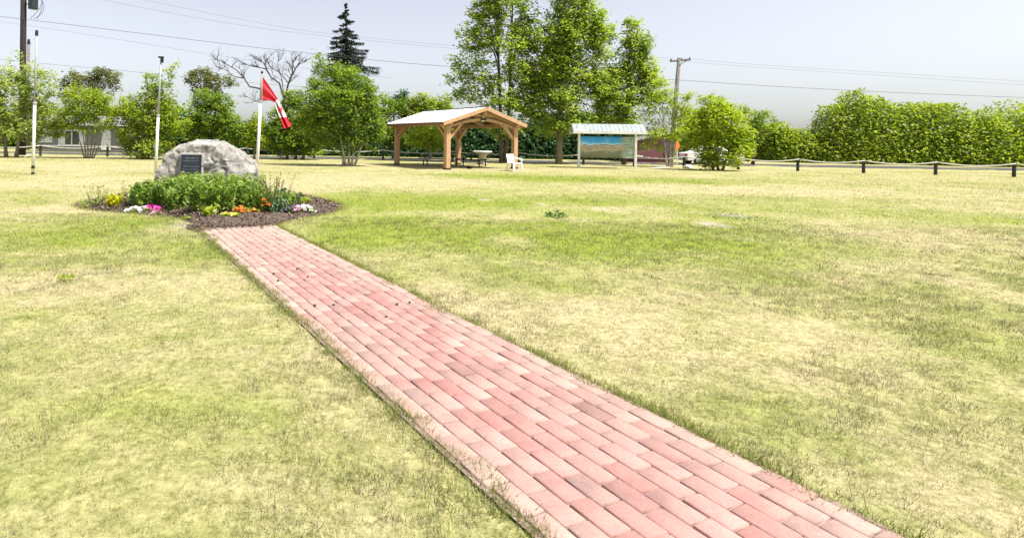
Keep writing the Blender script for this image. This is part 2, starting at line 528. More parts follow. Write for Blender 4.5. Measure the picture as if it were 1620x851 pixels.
m, t, n, b = newmat('lawn_ground')
ca = N(t, 'ShaderNodeVertexColor', layer_name='tint')
tc = N(t, 'ShaderNodeTexCoord')
def nzn(scale, det=8, rough=.7, map_scale=None):
    x = N(t, 'ShaderNodeTexNoise')
    x.inputs['Scale'].default_value = scale; x.inputs['Detail'].default_value = det; x.inputs['Roughness'].default_value = rough
    if map_scale:
        mp = N(t, 'ShaderNodeMapping'); mp.inputs['Scale'].default_value = map_scale
        t.links.new(tc.outputs['Object'], mp.inputs['Vector']); t.links.new(mp.outputs[0], x.inputs['Vector'])
    else:
        t.links.new(tc.outputs['Object'], x.inputs['Vector'])
    return x
n1 = nzn(22); n2 = nzn(7, 10, .8); n3 = nzn(1.1, 5)
r1 = ramp(t, [(0.28, (0.30, 0.30, 0.20)), (0.42, (0.8, 0.79, 0.7)), (0.54, (1.06, 1.05, 1.05)), (0.72, (1.3, 1.28, 1.22))])  # dark stops here and in r2: thatch spots that paint in blade shadow
t.links.new(n1.outputs['Fac'], r1.inputs[0])
r2 = ramp(t, [(0.30, (0.36, 0.40, 0.24)), (0.45, (0.86, 0.88, 0.76)), (0.58, (1.06, 1.05, 1.03)), (0.75, (1.22, 1.18, 1.12))])
t.links.new(n2.outputs['Fac'], r2.inputs[0])
r3 = ramp(t, [(0.35, (0.80, 0.88, 0.66)), (0.5, (1, 1, 1)), (0.65, (1.1, 1.08, 1.08))])
t.links.new(n3.outputs['Fac'], r3.inputs[0])
prev = ca.outputs[0]
for r in (r1, r2, r3):
    mx = N(t, 'ShaderNodeMix', data_type='RGBA', blend_type='MULTIPLY')
    mx.inputs[0].default_value = 1
    t.links.new(prev, mx.inputs[6]); t.links.new(r.outputs[0], mx.inputs[7])
    prev = mx.outputs[2]
t.links.new(prev, b.inputs['Base Color'])
b.inputs['Roughness'].default_value = 0.95; b.inputs['Specular IOR Level'].default_value = 0.1
bp = N(t, 'ShaderNodeBump'); bp.inputs['Strength'].default_value = 0.8; bp.inputs['Distance'].default_value = 0.03
t.links.new(n1.outputs['Fac'], bp.inputs['Height']); t.links.new(bp.outputs[0], b.inputs['Normal'])
lawn = mesh_np('lawn', np.stack([gx, gy, gz], 1), Fq, m, smooth=True, col=c)
tag(lawn, kind='structure')

# ------------------------------------------------------------------ brick path
BCX, BCY, BRX, BRY = -3.62, 12.35, 2.92, 2.62       # planting bed ellipse
BED = [(121, 326), (140, 331), (172, 335), (215, 338), (262, 342), (290, 347), (306, 354), (330, 360), (380, 361), (425, 359), (446, 353), (480, 345), (515, 339), (538, 331), (541, 326), (522, 319), (488, 311), (440, 304), (390, 299), (330, 297), (270, 299), (215, 304), (165, 313), (132, 321)]
_bw = [gd(u, v) for u, v in BED]
_ba = np.array([math.atan2(p.y - BCY, p.x - BCX) for p in _bw]); _br = np.array([math.hypot(p.y - BCY, p.x - BCX) for p in _bw])
_o = np.argsort(_ba); _ba, _br = _ba[_o], _br[_o]
_ba = np.concatenate([_ba - 2 * np.pi, _ba, _ba + 2 * np.pi]); _br = np.concatenate([_br] * 3)
def bed_r(a):
    return np.interp((np.asarray(a) + np.pi) % (2 * np.pi) - np.pi, _ba, _br)
def bed_d(x, y):
    return np.hypot(np.asarray(x) - BCX, np.asarray(y) - BCY) / bed_r(np.arctan2(np.asarray(y) - BCY, np.asarray(x) - BCX))

m, t, n, b = newmat('paver_brick')
ca = N(t, 'ShaderNodeVertexColor', layer_name='tint')
tc = N(t, 'ShaderNodeTexCoord')
a1 = nzn(60, 6); a2 = nzn(3.5, 6)
ra = ramp(t, [(0.3, (0.82, 0.82, 0.82)), (0.7, (1.1, 1.1, 1.1))]); t.links.new(a1.outputs['Fac'], ra.inputs[0])
rb = ramp(t, [(0.33, (0.80, 0.76, 0.76)), (0.5, (1.0, 1.0, 1.0)), (0.62, (1.05, 1.1, 1.08)), (0.75, (1.15, 1.3, 1.25))]); t.links.new(a2.outputs['Fac'], rb.inputs[0])
prev = ca.outputs[0]
for r in (ra, rb):
    mx = N(t, 'ShaderNodeMix', data_type='RGBA', blend_type='MULTIPLY'); mx.inputs[0].default_value = 1
    t.links.new(prev, mx.inputs[6]); t.links.new(r.outputs[0], mx.inputs[7]); prev = mx.outputs[2]
t.links.new(prev, b.inputs['Base Color'])
b.inputs['Roughness'].default_value = 0.85
bp = N(t, 'ShaderNodeBump'); bp.inputs['Strength'].default_value = 0.3; bp.inputs['Distance'].default_value = 0.004
t.links.new(a1.outputs['Fac'], bp.inputs['Height']); t.links.new(bp.outputs[0], b.inputs['Normal'])

ncourse = 11
cw = 2 * half / ncourse
bl = cw * 1.95
PV, PF, PCc = [], [], []
rr = random.Random(3)
for k in range(ncourse):
    s = -0.45 - rr.uniform(0, 0.06) + (bl / 2 if k % 2 else 0)
    while s < PLEN:
        g = 0.004 + rr.random() * 0.003
        jo = rr.uniform(-.012, .012) if k in (0, ncourse - 1) else rr.uniform(-.0015, .0015)
        c0, c1 = -half + k * cw + g / 2 + jo * (k != ncourse - 1 or 0), -half + (k + 1) * cw - g / 2 + jo * (k != 0 or 0)
        gs = 0.006 + rr.random() * 0.007
        s0, s1 = s + gs / 2, s + bl - gs / 2
        z = 0.016 + rr.uniform(-0.003, 0.003)
        tl = [rr.uniform(-0.0015, 0.0015) for _ in range(4)]
        base = np.array([0.345, 0.172, 0.15])
        v = rr.gauss(0, 1)
        colr = base * (1 + 0.10 * v) + np.array([0.0, 0.05, 0.045]) * rr.random() + np.array([0.03, 0.0, 0.0]) * rr.random()
        far = max(0, 1 - (s + 0.2) / 4.2)             # dusty with blown soil near the bed
        edge = max(0, (abs(k - 5) - 2.6) / 2.4) * (0.35 + 0.35 * rr.random())
        dust = min(0.75, 0.6 * far + 0.8 * edge)
        colr = colr * (1 - dust) + np.array([0.40, 0.315, 0.255]) * dust
        bv = 0.006
        i0 = len(PV)
        ring = [(s0, c0), (s1, c0), (s1, c1), (s0, c1)]
        for (a, c_) in ring:
            p = o0 + pdir * a + pn * c_; PV.append((p.x, p.y, -0.03))
        for (a, c_) in ring:
            p = o0 + pdir * a + pn * c_; PV.append((p.x, p.y, z - 0.005))
        ins = [(s0 + bv, c0 + bv), (s1 - bv, c0 + bv), (s1 - bv, c1 - bv), (s0 + bv, c1 - bv)]
        for j, (a, c_) in enumerate(ins):
            p = o0 + pdir * a + pn * c_; PV.append((p.x, p.y, z + tl[j]))
        for q in range(4):
            q2 = (q + 1) % 4
            PF.append((i0 + q, i0 + q2, i0 + 4 + q2, i0 + 4 + q))
            PF.append((i0 + 4 + q, i0 + 4 + q2, i0 + 8 + q2, i0 + 8 + q))
        PF.append((i0 + 8, i0 + 9, i0 + 10, i0 + 11))
        PCc += [colr] * 12
        s += bl
o = mesh_np('brick_path', np.array(PV), np.array(PF), m, col=np.array(PCc))
# outward normals
bm = bmesh.new(); bm.from_mesh(o.data); bmesh.ops.recalc_face_normals(bm, faces=bm.faces); bm.to_mesh(o.data); bm.free()
tag(o, kind='structure')
mb = MB()
q = [o0 + pdir * -0.3 - pn * (half + .03), o0 + pdir * -0.3 + pn * (half + .03), o0 + pdir * PLEN + pn * (half + .03), o0 + pdir * PLEN - pn * (half + .03)]
mb.add([(p.x, p.y, 0.006) for p in q], [(0, 3, 2, 1)])
tag(mb.build('path_bedding', mat_noise('sand_joint', (0.15, 0.10, 0.085), (0.32, 0.24, 0.20), scale=9, rough=0.95)), kind='structure')

# ------------------------------------------------------------------ grass blades
def blades(x, y, h, wd, colr, lean=0.6, rng=RNG):
    n = len(x)
    a = rng.uniform(0, 2 * np.pi, n)
    l = rng.normal(0, 1, (n, 2)) * (h * lean)[:, None]
    bx, by = np.cos(a) * wd / 2, np.sin(a) * wd / 2
    z0 = np.full(n, -0.02)
    V = np.stack([np.stack([x - bx, y - by, z0], 1), np.stack([x + bx, y + by, z0], 1),
                  np.stack([x + l[:, 0], y + l[:, 1], h], 1)], 1).reshape(-1, 3)
    return V, np.arange(n * 3).reshape(n, 3), np.repeat(colr, 3, axis=0)

def scatter(y0, y1, dens):
    area = (y1 - y0) * (2.0 * y1 + 1)
    n = int(area * dens)
    y = RNG.uniform(y0, y1, n)
    x = RNG.uniform(-0.72, 1.2, n) * (y1 + .4)
    k = (x > -0.70 * y - .4) & (x < 1.16 * y + .4)
    x, y = x[k], y[k]
    s, tt = path_st(x, y)
    on = (np.abs(tt) < half + 0.005) & (s > -0.15)
    edge_ov = (np.abs(tt) < half + 0.03) & (s > -0.15) & (RNG.random(len(x)) < 0.5)
    k = ~on & (bed_d(x, y) > 1.0)
    return x[k], y[k]

VV, FF, CC = [], [], []
kk = 0
for (y0, y1, dens, hh, ww) in ((1.6, 4.0, 9000, 0.028, 0.005), (4.0, 7.0, 5200, 0.030, 0.0065), (7.0, 11.0, 2100, 0.032, 0.010), (11.0, 17.0, 480, 0.034, 0.013), (17.0, 26.0, 170, 0.036, 0.022), (26.0, 38.0, 70, 0.036, 0.03)):
    x, y = scatter(y0, y1, dens)
    c, g, bare = lawn_col(x, y)
    keep = (RNG.random(len(x)) > bare * 0.9) & (RNG.random(len(x)) < np.clip((vnoise(x, y, 9.0, 2) * .6 + vnoise(x, y, 21.0, 8) * .4 - .28) * 3.2, .12, 1))
    x, y, c, g = x[keep], y[keep], c[keep], g[keep]
    n = len(x)
    j = RNG.random(n)[:, None]
    c = c * (0.62 + 0.75 * j) * (0.42 + 1.15 * vnoise(x, y, 8.0, 6) * (0.55 + 0.9 * vnoise(x, y, 17.0, 16)))[:, None]
    dry = RNG.random(n) < 0.35
    c[dry] = c[dry] * 0.4 + np.array([0.54, 0.49, 0.32]) * 0.6
    gr = RNG.random(n) < 0.10 + 0.25 * g
    c[gr] = c[gr] * 0.4 + np.array([0.17, 0.24, 0.04]) * 0.6
    h = hh * RNG.uniform(0.4, 1.35, n) * (0.8 + 0.5 * g)
    V, Fc, cc = blades(x, y, h, ww * RNG.uniform(.6, 1.4, n), c, 0.75)
    VV.append(V); FF.append(Fc + kk); CC.append(cc); kk += len(V)
# longer greener blades along the path edges and the bed rim
n = 24000
s = RNG.uniform(-0.1, PLEN - 2, n)
side = np.where(RNG.random(n) < .5, -1, 1)
tt = side * (half + np.abs(RNG.normal(0, 0.05, n)) - 0.012 - 0.075 * np.clip(vnoise(s * 1.0, side * 5.0, 2.2, 4) * .6 + vnoise(s, side * 3.0, 7.0, 9) * .5 - .45, 0, 1) * 2)
x = o0.x + pdir.x * s + pn.x * tt; y = o0.y + pdir.y * s + pn.y * tt
k = (vnoise(s * 1.0, side * 9.0, 4.0) + RNG.random(n) * .5 > 0.45) & (bed_d(x, y) > 1.0)
x, y = x[k], y[k]; n = len(x)
j = RNG.random(n)[:, None]
c = np.array([0.13, 0.18, 0.03]) * (1 - j) + np.array([0.34, 0.36, 0.10]) * j
V, Fc, cc = blades(x, y, RNG.uniform(0.02, 0.055, n), 0.007 * RNG.uniform(.6, 1.4, n), c, 0.6)
VV.append(V); FF.append(Fc + kk); CC.append(cc); kk += len(V)
n = 6000
a = RNG.uniform(0, 2 * np.pi, n); rr_ = 1.0 + np.abs(RNG.normal(0, 0.035, n)) - 0.004
x = BCX + np.cos(a) * bed_r(a) * rr_; y = BCY + np.sin(a) * bed_r(a) * rr_
s, tt = path_st(x, y); k = ~((np.abs(tt) < half) & (s > -0.3)) & (RNG.random(n) < vnoise(a * 5, a * 3, 1.5) + .2)
x, y = x[k], y[k]; n = len(x); j = RNG.random(n)[:, None]
c = np.array([0.17, 0.20, 0.04]) * (1 - j) + np.array([0.42, 0.38, 0.15]) * j
V, Fc, cc = blades(x, y, RNG.uniform(0.02, 0.06, n), 0.011 * RNG.uniform(.6, 1.4, n), c, 0.6)
VV.append(V); FF.append(Fc + kk); CC.append(cc)
m, t, n_, b = newmat('grass_blade')
ca = N(t, 'ShaderNodeVertexColor', layer_name='tint')
t.links.new(ca.outputs[0], b.inputs['Base Color'])
b.inputs['Roughness'].default_value = 0.7; b.inputs['Specular IOR Level'].default_value = 0.15
tr = N(t, 'ShaderNodeBsdfTranslucent'); t.links.new(ca.outputs[0], tr.inputs[0])
ms = N(t, 'ShaderNodeMixShader'); ms.inputs[0].default_value = 0.35
t.links.new(b.outputs[0], ms.inputs[1]); t.links.new(tr.outputs[0], ms.inputs[2]); t.links.new(ms.outputs[0], n_['Material Output'].inputs[0])
o = mesh_np('grass', np.concatenate(VV), np.concatenate(FF), m, col=np.concatenate(CC))
tag(o, 'short dry mown grass of the park lawn', 'grass', kind='stuff')

# weeds and fallen leaf specks
def tuft(name, label, p, hgt, spread, mat, nl=60, cat='weed', leaf=0.07, group=None, seed=0, asp=0.5):
    rng = np.random.default_rng(seed)
    root = empty(name, p, label, cat, group)
    a = rng.uniform(0, 2 * np.pi, nl); r = spread * np.sqrt(rng.random(nl))
    z = hgt * rng.random(nl) * (1 - 0.6 * (r / spread) ** 2) + 0.015
    C = np.stack([np.cos(a) * r, np.sin(a) * r, z], 1)
    V, Fc = leaf_quads(C, leaf, up=0.4, aspect=asp, rng=rng, axis_up=0.8)
    mesh_np('leaves', V, Fc, mat, root)
    return root
tuft('weed_tuft', 'dark green weed tuft alone in the lawn right of the path', gd(879, 344), 0.14, 0.22, LEAF['weed'], 90, seed=1)
tuft('weed_tuft', 'small green weed in the dry grass near the left edge', gd(106, 443), 0.05, 0.08, LEAF['fresh'], 40, leaf=0.05, seed=2)
tuft('weed_tuft', 'low grey-green weed patch beside bare soil at the lawn edge', gd(1165, 345), 0.03, 0.6, LEAF['weed'], 330, leaf=0.032, seed=3)

# dark crumbs lying on the path
mb = MB()
for (u, v) in ((498, 487), (611, 505), (648, 482), (433, 436), (470, 428), (487, 441), (376, 414), (338, 374), (528, 486), (628, 485), (440, 447)):
    p = gd(u, v); p.z = 0.022
    mb.lathe(p, [(0.004, -0.006), (0.013, -0.002), (0.011, 0.006), (0.003, 0.010)], 6)
tag(mb.build('soil_crumbs', M['post_dark'], smooth=True), 'dark soil crumbs scattered on the brick path', 'crumbs', kind='stuff')

# ------------------------------------------------------------------ planting bed
na, nr = 120, 26
V = []
for i in range(nr + 1):
    f = i / nr
    for k in range(na):
        a = 2 * math.pi * k / na
        w_ = 1 + 0.02 * mnoise.noise((math.cos(a) * 3.2, math.sin(a) * 3.2, 1.3)) + 0.02 * mnoise.noise((math.cos(a) * 9, math.sin(a) * 9, 4))
        rb_ = float(bed_r(a)); x, y = BCX + math.cos(a) * rb_ * f * w_, BCY + math.sin(a) * rb_ * f * w_
        z = 0.15 * (1 - f ** 3) + (0.03 * mnoise.noise((x * 3, y * 3, 0)) + 0.02 * mnoise.noise((x * 11, y * 11, 3))) * (1 if f < 0.98 else 0) - (0.03 if i == nr else 0)
        V.append((x, y, z))
Fc = []
for i in range(nr):
    for k in range(na):
        k2 = (k + 1) % na
        Fc.append((i * na + k, (i + 1) * na + k, (i + 1) * na + k2, i * na + k2))
o = mesh_np('mulch_bed', np.array(V), np.array(Fc), M['mulch'], smooth=True)
tag(o, kind='structure')
def bed_z(x, y):
    return 0.15 * (1 - min(1, float(bed_d(x, y))) ** 3)
n = 5200
a = RNG.uniform(0, 2 * np.pi, n); r = np.sqrt(RNG.uniform(0.25, 1.02, n))
x = BCX + np.cos(a) * bed_r(a) * r; y = BCY + np.sin(a) * bed_r(a) * r
z = 0.15 * (1 - np.minimum(r, 1) ** 3) + RNG.uniform(-.01, .03, n)
V, Fc = leaf_quads(np.stack([x, y, z], 1), 0.075, up=0.45, aspect=0.35)
# spilled soil where the path meets the bed
n = 3600
s = np.abs(RNG.normal(0, 0.2, n)) - 0.25; tt = RNG.uniform(-half * 1.25, half * 1.15, n)
P = np.stack([o0.x + pdir.x * s + pn.x * tt, o0.y + pdir.y * s + pn.y * tt, np.full(n, 0.03)], 1)
V2, F2 = leaf_quads(P, 0.05, up=0.6, aspect=0.5)
tag(mesh_np('mulch', np.concatenate([V, V2]), np.concatenate([Fc, F2 + len(V)]), M['mulch_chip']), 'brown wood mulch covering the flower bed', 'mulch', kind='stuff')
# ------------------------------------------------------------------ boulder with plaque
BY = 13.7
root = empty('boulder', (at(327, 283, BY).x, BY, 0), 'large grey granite boulder with a dark plaque behind leafy plants', 'boulder')
outl = [(245, 300), (248, 283), (251, 266), (262, 241), (283, 228.5), (310, 222.5), (345, 220), (354, 222), (372, 231), (389, 243), (401, 256), (405, 263), (403, 276), (397, 292), (396, 312)]
pts = []
cu = 327
for (u, v) in outl:
    p = at(u, v, BY)
    pts.append(Vector((p.x, BY + 0.05, p.z)))
    pts.append(Vector((p.x * 0.97 + at(cu, v, BY).x * 0.03, BY + 0.35, p.z - 0.03)))
    # front face, inset and lower
    q = at(cu + (u - cu) * 0.90, v + 9, BY)
    pts.append(Vector((q.x, BY - 0.62 + 0.10 * q.z, q.z)))
    q = at(cu + (u - cu) * 0.74, v + 12, BY)
    pts.append(Vector((q.x, BY + 0.9, q.z)))
for u in (250, 290, 330, 370, 398):
    for dy in (-0.62, 0.3, 0.95):
        p = at(u, 283, BY); pts.append(Vector((p.x, BY + dy, -0.1)))
bm = bmesh.new()
for p in pts: bm.verts.new(p - root.location)
bmesh.ops.convex_hull(bm, input=bm.verts)
def clip(u, v, dy, nrm):
    co = at(u, v, BY + dy) - root.location
    bmesh.ops.bisect_plane(bm, geom=bm.verts[:] + bm.edges[:] + bm.faces[:], plane_co=co, plane_no=Vector(nrm).normalized(), clear_outer=True)
    es = [e for e in bm.edges if e.is_boundary]
    if es: bmesh.ops.edgeloop_fill(bm, edges=es)
clip(301, 262, -0.50, (-0.10, -1, 0.16))
clip(376, 246, -0.22, (0.62, -0.62, 0.5))
clip(270, 236, -0.25, (-0.5, -0.5, 0.7))
me = bpy.data.meshes.new('tmp'); bm.to_mesh(me); bm.free()
tmp = bpy.data.objects.new('tmp', me); COL.objects.link(tmp)
md = tmp.modifiers.new('r', 'REMESH'); md.mode = 'VOXEL'; md.voxel_size = 0.026
dg = bpy.context.evaluated_depsgraph_get(); dg.update()
me2 = bpy.data.meshes.new_from_object(tmp.evaluated_get(dg))
bpy.data.objects.remove(tmp)
bm = bmesh.new(); bm.from_mesh(me2)
bmesh.ops.smooth_vert(bm, verts=bm.verts, factor=0.5, use_axis_x=True, use_axis_y=True, use_axis_z=True)
bmesh.ops.smooth_vert(bm, verts=bm.verts, factor=0.5, use_axis_x=True, use_axis_y=True, use_axis_z=True)
bm.normal_update()
for v in bm.verts:
    p = v.co
    rdg = 1 - abs(mnoise.noise((p.x * 1.3 + p.z * 0.9 + 2, p.y * 1.5, p.z * 1.9 - p.x * 0.8)))
    d = 0.035 * mnoise.noise((p.x * 1.7, p.y * 1.7 + 5, p.z * 1.7)) + 0.035 * mnoise.noise((p.x * 5, p.y * 5, p.z * 5)) + 0.014 * mnoise.noise((p.x * 15, p.y * 15, p.z * 15)) - 0.10 * max(0, rdg - 0.86)
    wq = 0.35 * mnoise.noise((p.x * 2.3, p.y * 2.3, p.z * 2.3 + 9))
    vd = mnoise.voronoi((p.x * 0.95 + p.z * .8 + wq, p.y * 1.2 + wq, p.z * 1.3 - p.x * .7))[0]
    d -= 0.035 * max(0, 1 - (vd[1] - vd[0]) / 0.07)
    d -= 0.05 * (vd[0] - .3)
    d += 0.012 * abs(mnoise.noise((p.x * 9, p.y * 9, p.z * 9 + 4)))
    v.co += v.normal * d
bm.to_mesh(me2); bm.free()
me2.name = 'rock'
me2.polygons.foreach_set('use_smooth', [True] * len(me2.polygons))
m, t, n, b = newmat('granite')
tc = N(t, 'ShaderNodeTexCoord')
g1 = nzn(2.2, 9, .68, (1, 1, 1.6)); g2 = nzn(14, 8, .7); g3 = nzn(70, 4, .7)
ra = ramp(t, [(0.34, (0.085, 0.082, 0.08)), (0.44, (0.20, 0.192, 0.175)), (0.55, (0.36, 0.34, 0.305)), (0.68, (0.55, 0.53, 0.49))]); t.links.new(g1.outputs['Fac'], ra.inputs[0])
rb = ramp(t, [(0.32, (0.62, 0.62, 0.64)), (0.5, (1, 1, 1)), (0.7, (1.18, 1.15, 1.1))]); t.links.new(g2.outputs['Fac'], rb.inputs[0])
rc = ramp(t, [(0.35, (0.8, 0.8, 0.8)), (0.6, (1.05, 1.05, 1.05))]); t.links.new(g3.outputs['Fac'], rc.inputs[0])
prev = ra.outputs[0]
for r in (rb, rc):
    mx = N(t, 'ShaderNodeMix', data_type='RGBA', blend_type='MULTIPLY'); mx.inputs[0].default_value = 1
    t.links.new(prev, mx.inputs[6]); t.links.new(r.outputs[0], mx.inputs[7]); prev = mx.outputs[2]
t.links.new(prev, b.inputs['Base Color']); b.inputs['Roughness'].default_value = 0.85
bp = N(t, 'ShaderNodeBump'); bp.inputs['Strength'].default_value = 0.7; bp.inputs['Distance'].default_value = 0.03
t.links.new(g2.outputs['Fac'], bp.inputs['Height']); t.links.new(bp.outputs[0], b.inputs['Normal'])
me2.materials.clear(); me2.materials.append(m)
rock = bpy.data.objects.new('rock', me2); COL.objects.link(rock); rock.parent = root
# plaque on the front face
bvh = BVHTree.FromPolygons([v.co.copy() for v in me2.vertices], [tuple(p.vertices) for p in me2.polygons])
FY = BY - 0.6
c0 = at(301, 263, FY) - root.location
hits = []
for du in (-16, 0, 16):
    for dv in (-15, 0, 15):
        q = at(301 + du, 263 + dv, FY) - root.location
        h = bvh.ray_cast(Vector((q.x, -4, q.z)), Vector((0, 1, 0)))
        if h[0]: hits.append(h[0].y)
yf = sorted(hits)[len(hits) // 2] if hits else -0.55
fy = Vector((c0.x, yf, c0.z))
tilt = Matrix.Rotation(R(-6), 3, 'X')
mb = MB(); mb.box(fy + Vector((0, 0.0, -0.10)), (0.55, 0.09, 0.80), tilt)
mb.build('plaque_mount', M['mortar'], root, bevel=0.015)
pl = MB().box(fy + Vector((0, -0.05, -0.10)), (0.47, 0.04, 0.72), tilt).build('plaque', M['bronze'], root, bevel=0.006)
mb = MB()
rt = random.Random(5)
for i in range(9):
    wd = 0.36 if i not in (0, 8) else 0.26
    x0 = -wd / 2
    zz = 0.28 - i * 0.065
    if i == 2: continue
    while x0 < wd / 2:
        l = rt.uniform(0.025, 0.075)
        off = tilt @ Vector((x0 + l / 2, -0.0215, zz))
        mb.box(fy + Vector((0, -0.05, -0.10)) + off, (min(l, wd / 2 - x0 + .001), 0.004, 0.018 if i else 0.03), tilt)
        x0 += l + 0.015
mb.build('lettering', M['bronze_light'], pl)
mb = MB()
for (dx, dz, sx, sz) in ((0, .353, .47, .014), (0, -.353, .47, .014), (-.228, 0, .014, .69), (.228, 0, .014, .69)):
    mb.box(fy + Vector((0, -0.05, -0.10)) + tilt @ Vector((dx, -0.0225, dz)), (sx, 0.008, sz), tilt)
mb.build('plaque_border', M['bronze'], pl)

# ------------------------------------------------------------------ bed plants
def stem_plant(name, label, p, hgt, spread, nst, leafmat, leaf=0.09, lps=16, group=None, cat='plant', seed=0, asp=0.3, low=0.1, lean=0.25, stem_mat=None, leaf_up=0.25, stem_r=0.004, topbias=1.0):
    rng = np.random.default_rng(seed)
    root = empty(name, p, label, cat, group)
    mb = MB(); C = []; OUT = []
    for i in range(nst):
        a = rng.uniform(0, 2 * np.pi); r = spread * math.sqrt(rng.random())
        b0 = Vector((math.cos(a) * r * 0.75, math.sin(a) * r * 0.75, -0.02))
        h = hgt * rng.uniform(0.62, 1.14)
        e = Vector((math.cos(a) * r * (1 + lean) + rng.normal(0, .03), math.sin(a) * r * (1 + lean) + rng.normal(0, .03), h))
        md = b0.lerp(e, 0.5) + Vector((rng.normal(0, .01), rng.normal(0, .01), 0.02))
        mb.tube([b0, md, e], [stem_r, stem_r * .85, stem_r * 0.5], 5, caps=False)
        for j in range(lps):
            f = low + (1 - low) * ((j + rng.random()) / lps) ** topbias
            pt = b0.lerp(md, f * 2) if f < .5 else md.lerp(e, f * 2 - 1)
            an = rng.uniform(0, 2 * np.pi)
            sp = leaf * (0.45 if f < 0.92 else 0.2)
            C.append((pt.x + math.cos(an) * sp, pt.y + math.sin(an) * sp, pt.z + leaf * 0.2))
    C = np.array(C)
    V, Fc = leaf_quads(C, leaf, up=leaf_up, aspect=asp, rng=rng, axis_up=0.5)
    mesh_np('leaves', V, Fc, leafmat, root)
    mb.build('stems', stem_mat or leafmat, root)
    return root

def bedp(u, v):
    p = gd(u, v); z = 0.0
    for _ in range(6):
        z = bed_z(p.x, p.y)
        vu = HZ - v; b = (u - CX) * ST + vu * CT
        p = at(u, v, -(CAMH - z) * F / b)
    p.z = z - 0.02
    return p

GP = 'leafy perennials massed in front of the boulder'
LP = 'dense leafy green perennial massed in front of the boulder'
rr = random.Random(9)
spots = [(222, 331, .44), (242, 337, .46), (262, 330, .54), (282, 338, .52), (298, 329, .60), (318, 339, .54), (336, 330, .62), (354, 339, .54), (370, 330, .62), (386, 337, .52), (394, 329, .58), (308, 324, .62), (345, 324, .62), (272, 325, .55), (378, 324, .6), (232, 326, .44), (409, 334, .44), (425, 337, .32), (444, 334, .3)]
for i, (u, v, h) in enumerate(spots):
    stem_plant('leafy_perennial', LP, bedp(u, v - 6), h * .93, 0.21, 42, LEAF['lily'], leaf=0.105, lps=16, group=GP, seed=20 + i, asp=0.33)
# dark wiry stems at the right end
stem_plant('tall_stemmed_plant', 'thin dark upright stems with small leaves right of the leafy perennials', bedp(430, 331), 0.66, 0.42, 26, LEAF['olive'], leaf=0.055, lps=9, seed=60, low=0.5, stem_mat=M['bark_dark'], asp=0.4, stem_r=0.006)
stem_plant('bushy_plant', 'blue-green bushy plant at the foot of the dark stems', bedp(432, 334), 0.3, 0.24, 22, LEAF['bluegreen'], leaf=0.08, lps=9, seed=61, asp=0.5)
stem_plant('bushy_plant', 'round broad-leaved green plant near the right end of the bed', bedp(460, 328), 0.34, 0.19, 16, LEAF['bluegreen'], leaf=0.11, lps=8, seed=62, asp=0.6)
stem_plant('bushy_plant', 'small dark plant left of the orange flowers', bedp(401, 333), 0.42, 0.15, 16, LEAF['green'], leaf=0.08, lps=9, seed=63, asp=0.4)
stem_plant('yellow_foliage_plant', 'low yellow-green plant at the right end of the bed', bedp(480, 321), 0.14, 0.13, 14, LEAF['lime'], leaf=0.08, lps=5, seed=64, asp=0.5)
stem_plant('yellow_foliage_plant', 'bright yellow upright foliage plant at the left end of the bed', bedp(180, 329), 0.27, 0.075, 26, LEAF['bright'], leaf=0.11, lps=9, seed=65, asp=0.4, lean=0.6)
stem_plant('lettuce_plant', 'pale lime upright plant in front of the leafy perennials', bedp(328, 342), 0.2, 0.09, 9, LEAF['lime'], leaf=0.13, lps=4, seed=66, asp=0.4, lean=0.7)
stem_plant('sparse_plant', 'spindly plant with pale flower heads at the left end', bedp(161, 324), 0.42, 0.24, 15, LEAF['willow'], leaf=0.06, lps=9, seed=67, asp=0.5, stem_mat=M['bark'])
stem_plant('sparse_plant', 'low pale leafy plant on the left tip of the mulch', bedp(143, 328), 0.13, 0.22, 14, LEAF['willow'], leaf=0.07, lps=4, seed=68, asp=0.5)
stem_plant('sparse_plant', 'thin flowering stalks just left of the leafy perennials', bedp(207, 322), 0.44, 0.16, 12, LEAF['willow'], leaf=0.05, lps=7, seed=69, asp=0.5, stem_mat=M['bark'])

def flower(name, label, p, petal, spread, nfl, fs, hgt, leafmat='green', cat='flower', group=None, seed=0):
    spread *= 1.25; nfl = int(nfl * 1.9); fs *= 1.2; hgt *= 1.25
    rng = np.random.default_rng(seed)
    root = empty(name, p, label, cat, group)
    C = []
    nl = int(50 + 600 * spread)
    a = rng.uniform(0, 2 * np.pi, nl); r = spread * np.sqrt(rng.random(nl))
    C = np.stack([np.cos(a) * r, np.sin(a) * r, hgt * 0.75 * rng.random(nl)], 1)
    V, Fc = leaf_quads(C, 0.055, up=0.4, aspect=0.5, rng=rng)
    mesh_np('leaves', V, Fc, LEAF[leafmat], root)
    VV, FF = [], []
    for i in range(nfl):
        a = rng.uniform(0, 2 * np.pi); r = spread * math.sqrt(rng.random())
        c = np.array([math.cos(a) * r, math.sin(a) * r, hgt * rng.uniform(.6, 1.0) * (1.1 - 0.5 * r / spread)])
        d = np.array([math.cos(a) * .4 + rng.normal(0, .25), math.sin(a) * .4 - .35 + rng.normal(0, .25), 1.0]); d /= np.linalg.norm(d)
        x = np.cross(d, [0.2, 0.9, 0.1]); x /= np.linalg.norm(x); y = np.cross(d, x)
        k = len(VV); VV.append(c - d * fs * 0.25)
        q = 10
        for j in range(q):
            an = 2 * np.pi * j / q; rad = fs * 0.5 * (1.0 if j % 2 else 0.8)
            VV.append(c + (x * np.cos(an) + y * np.sin(an)) * rad)
        for j in range(q): FF.append((k, k + 1 + j, k + 1 + (j + 1) % q))
    mesh_np('blossoms', np.array(VV), np.array(FF), petal, root)
    return root

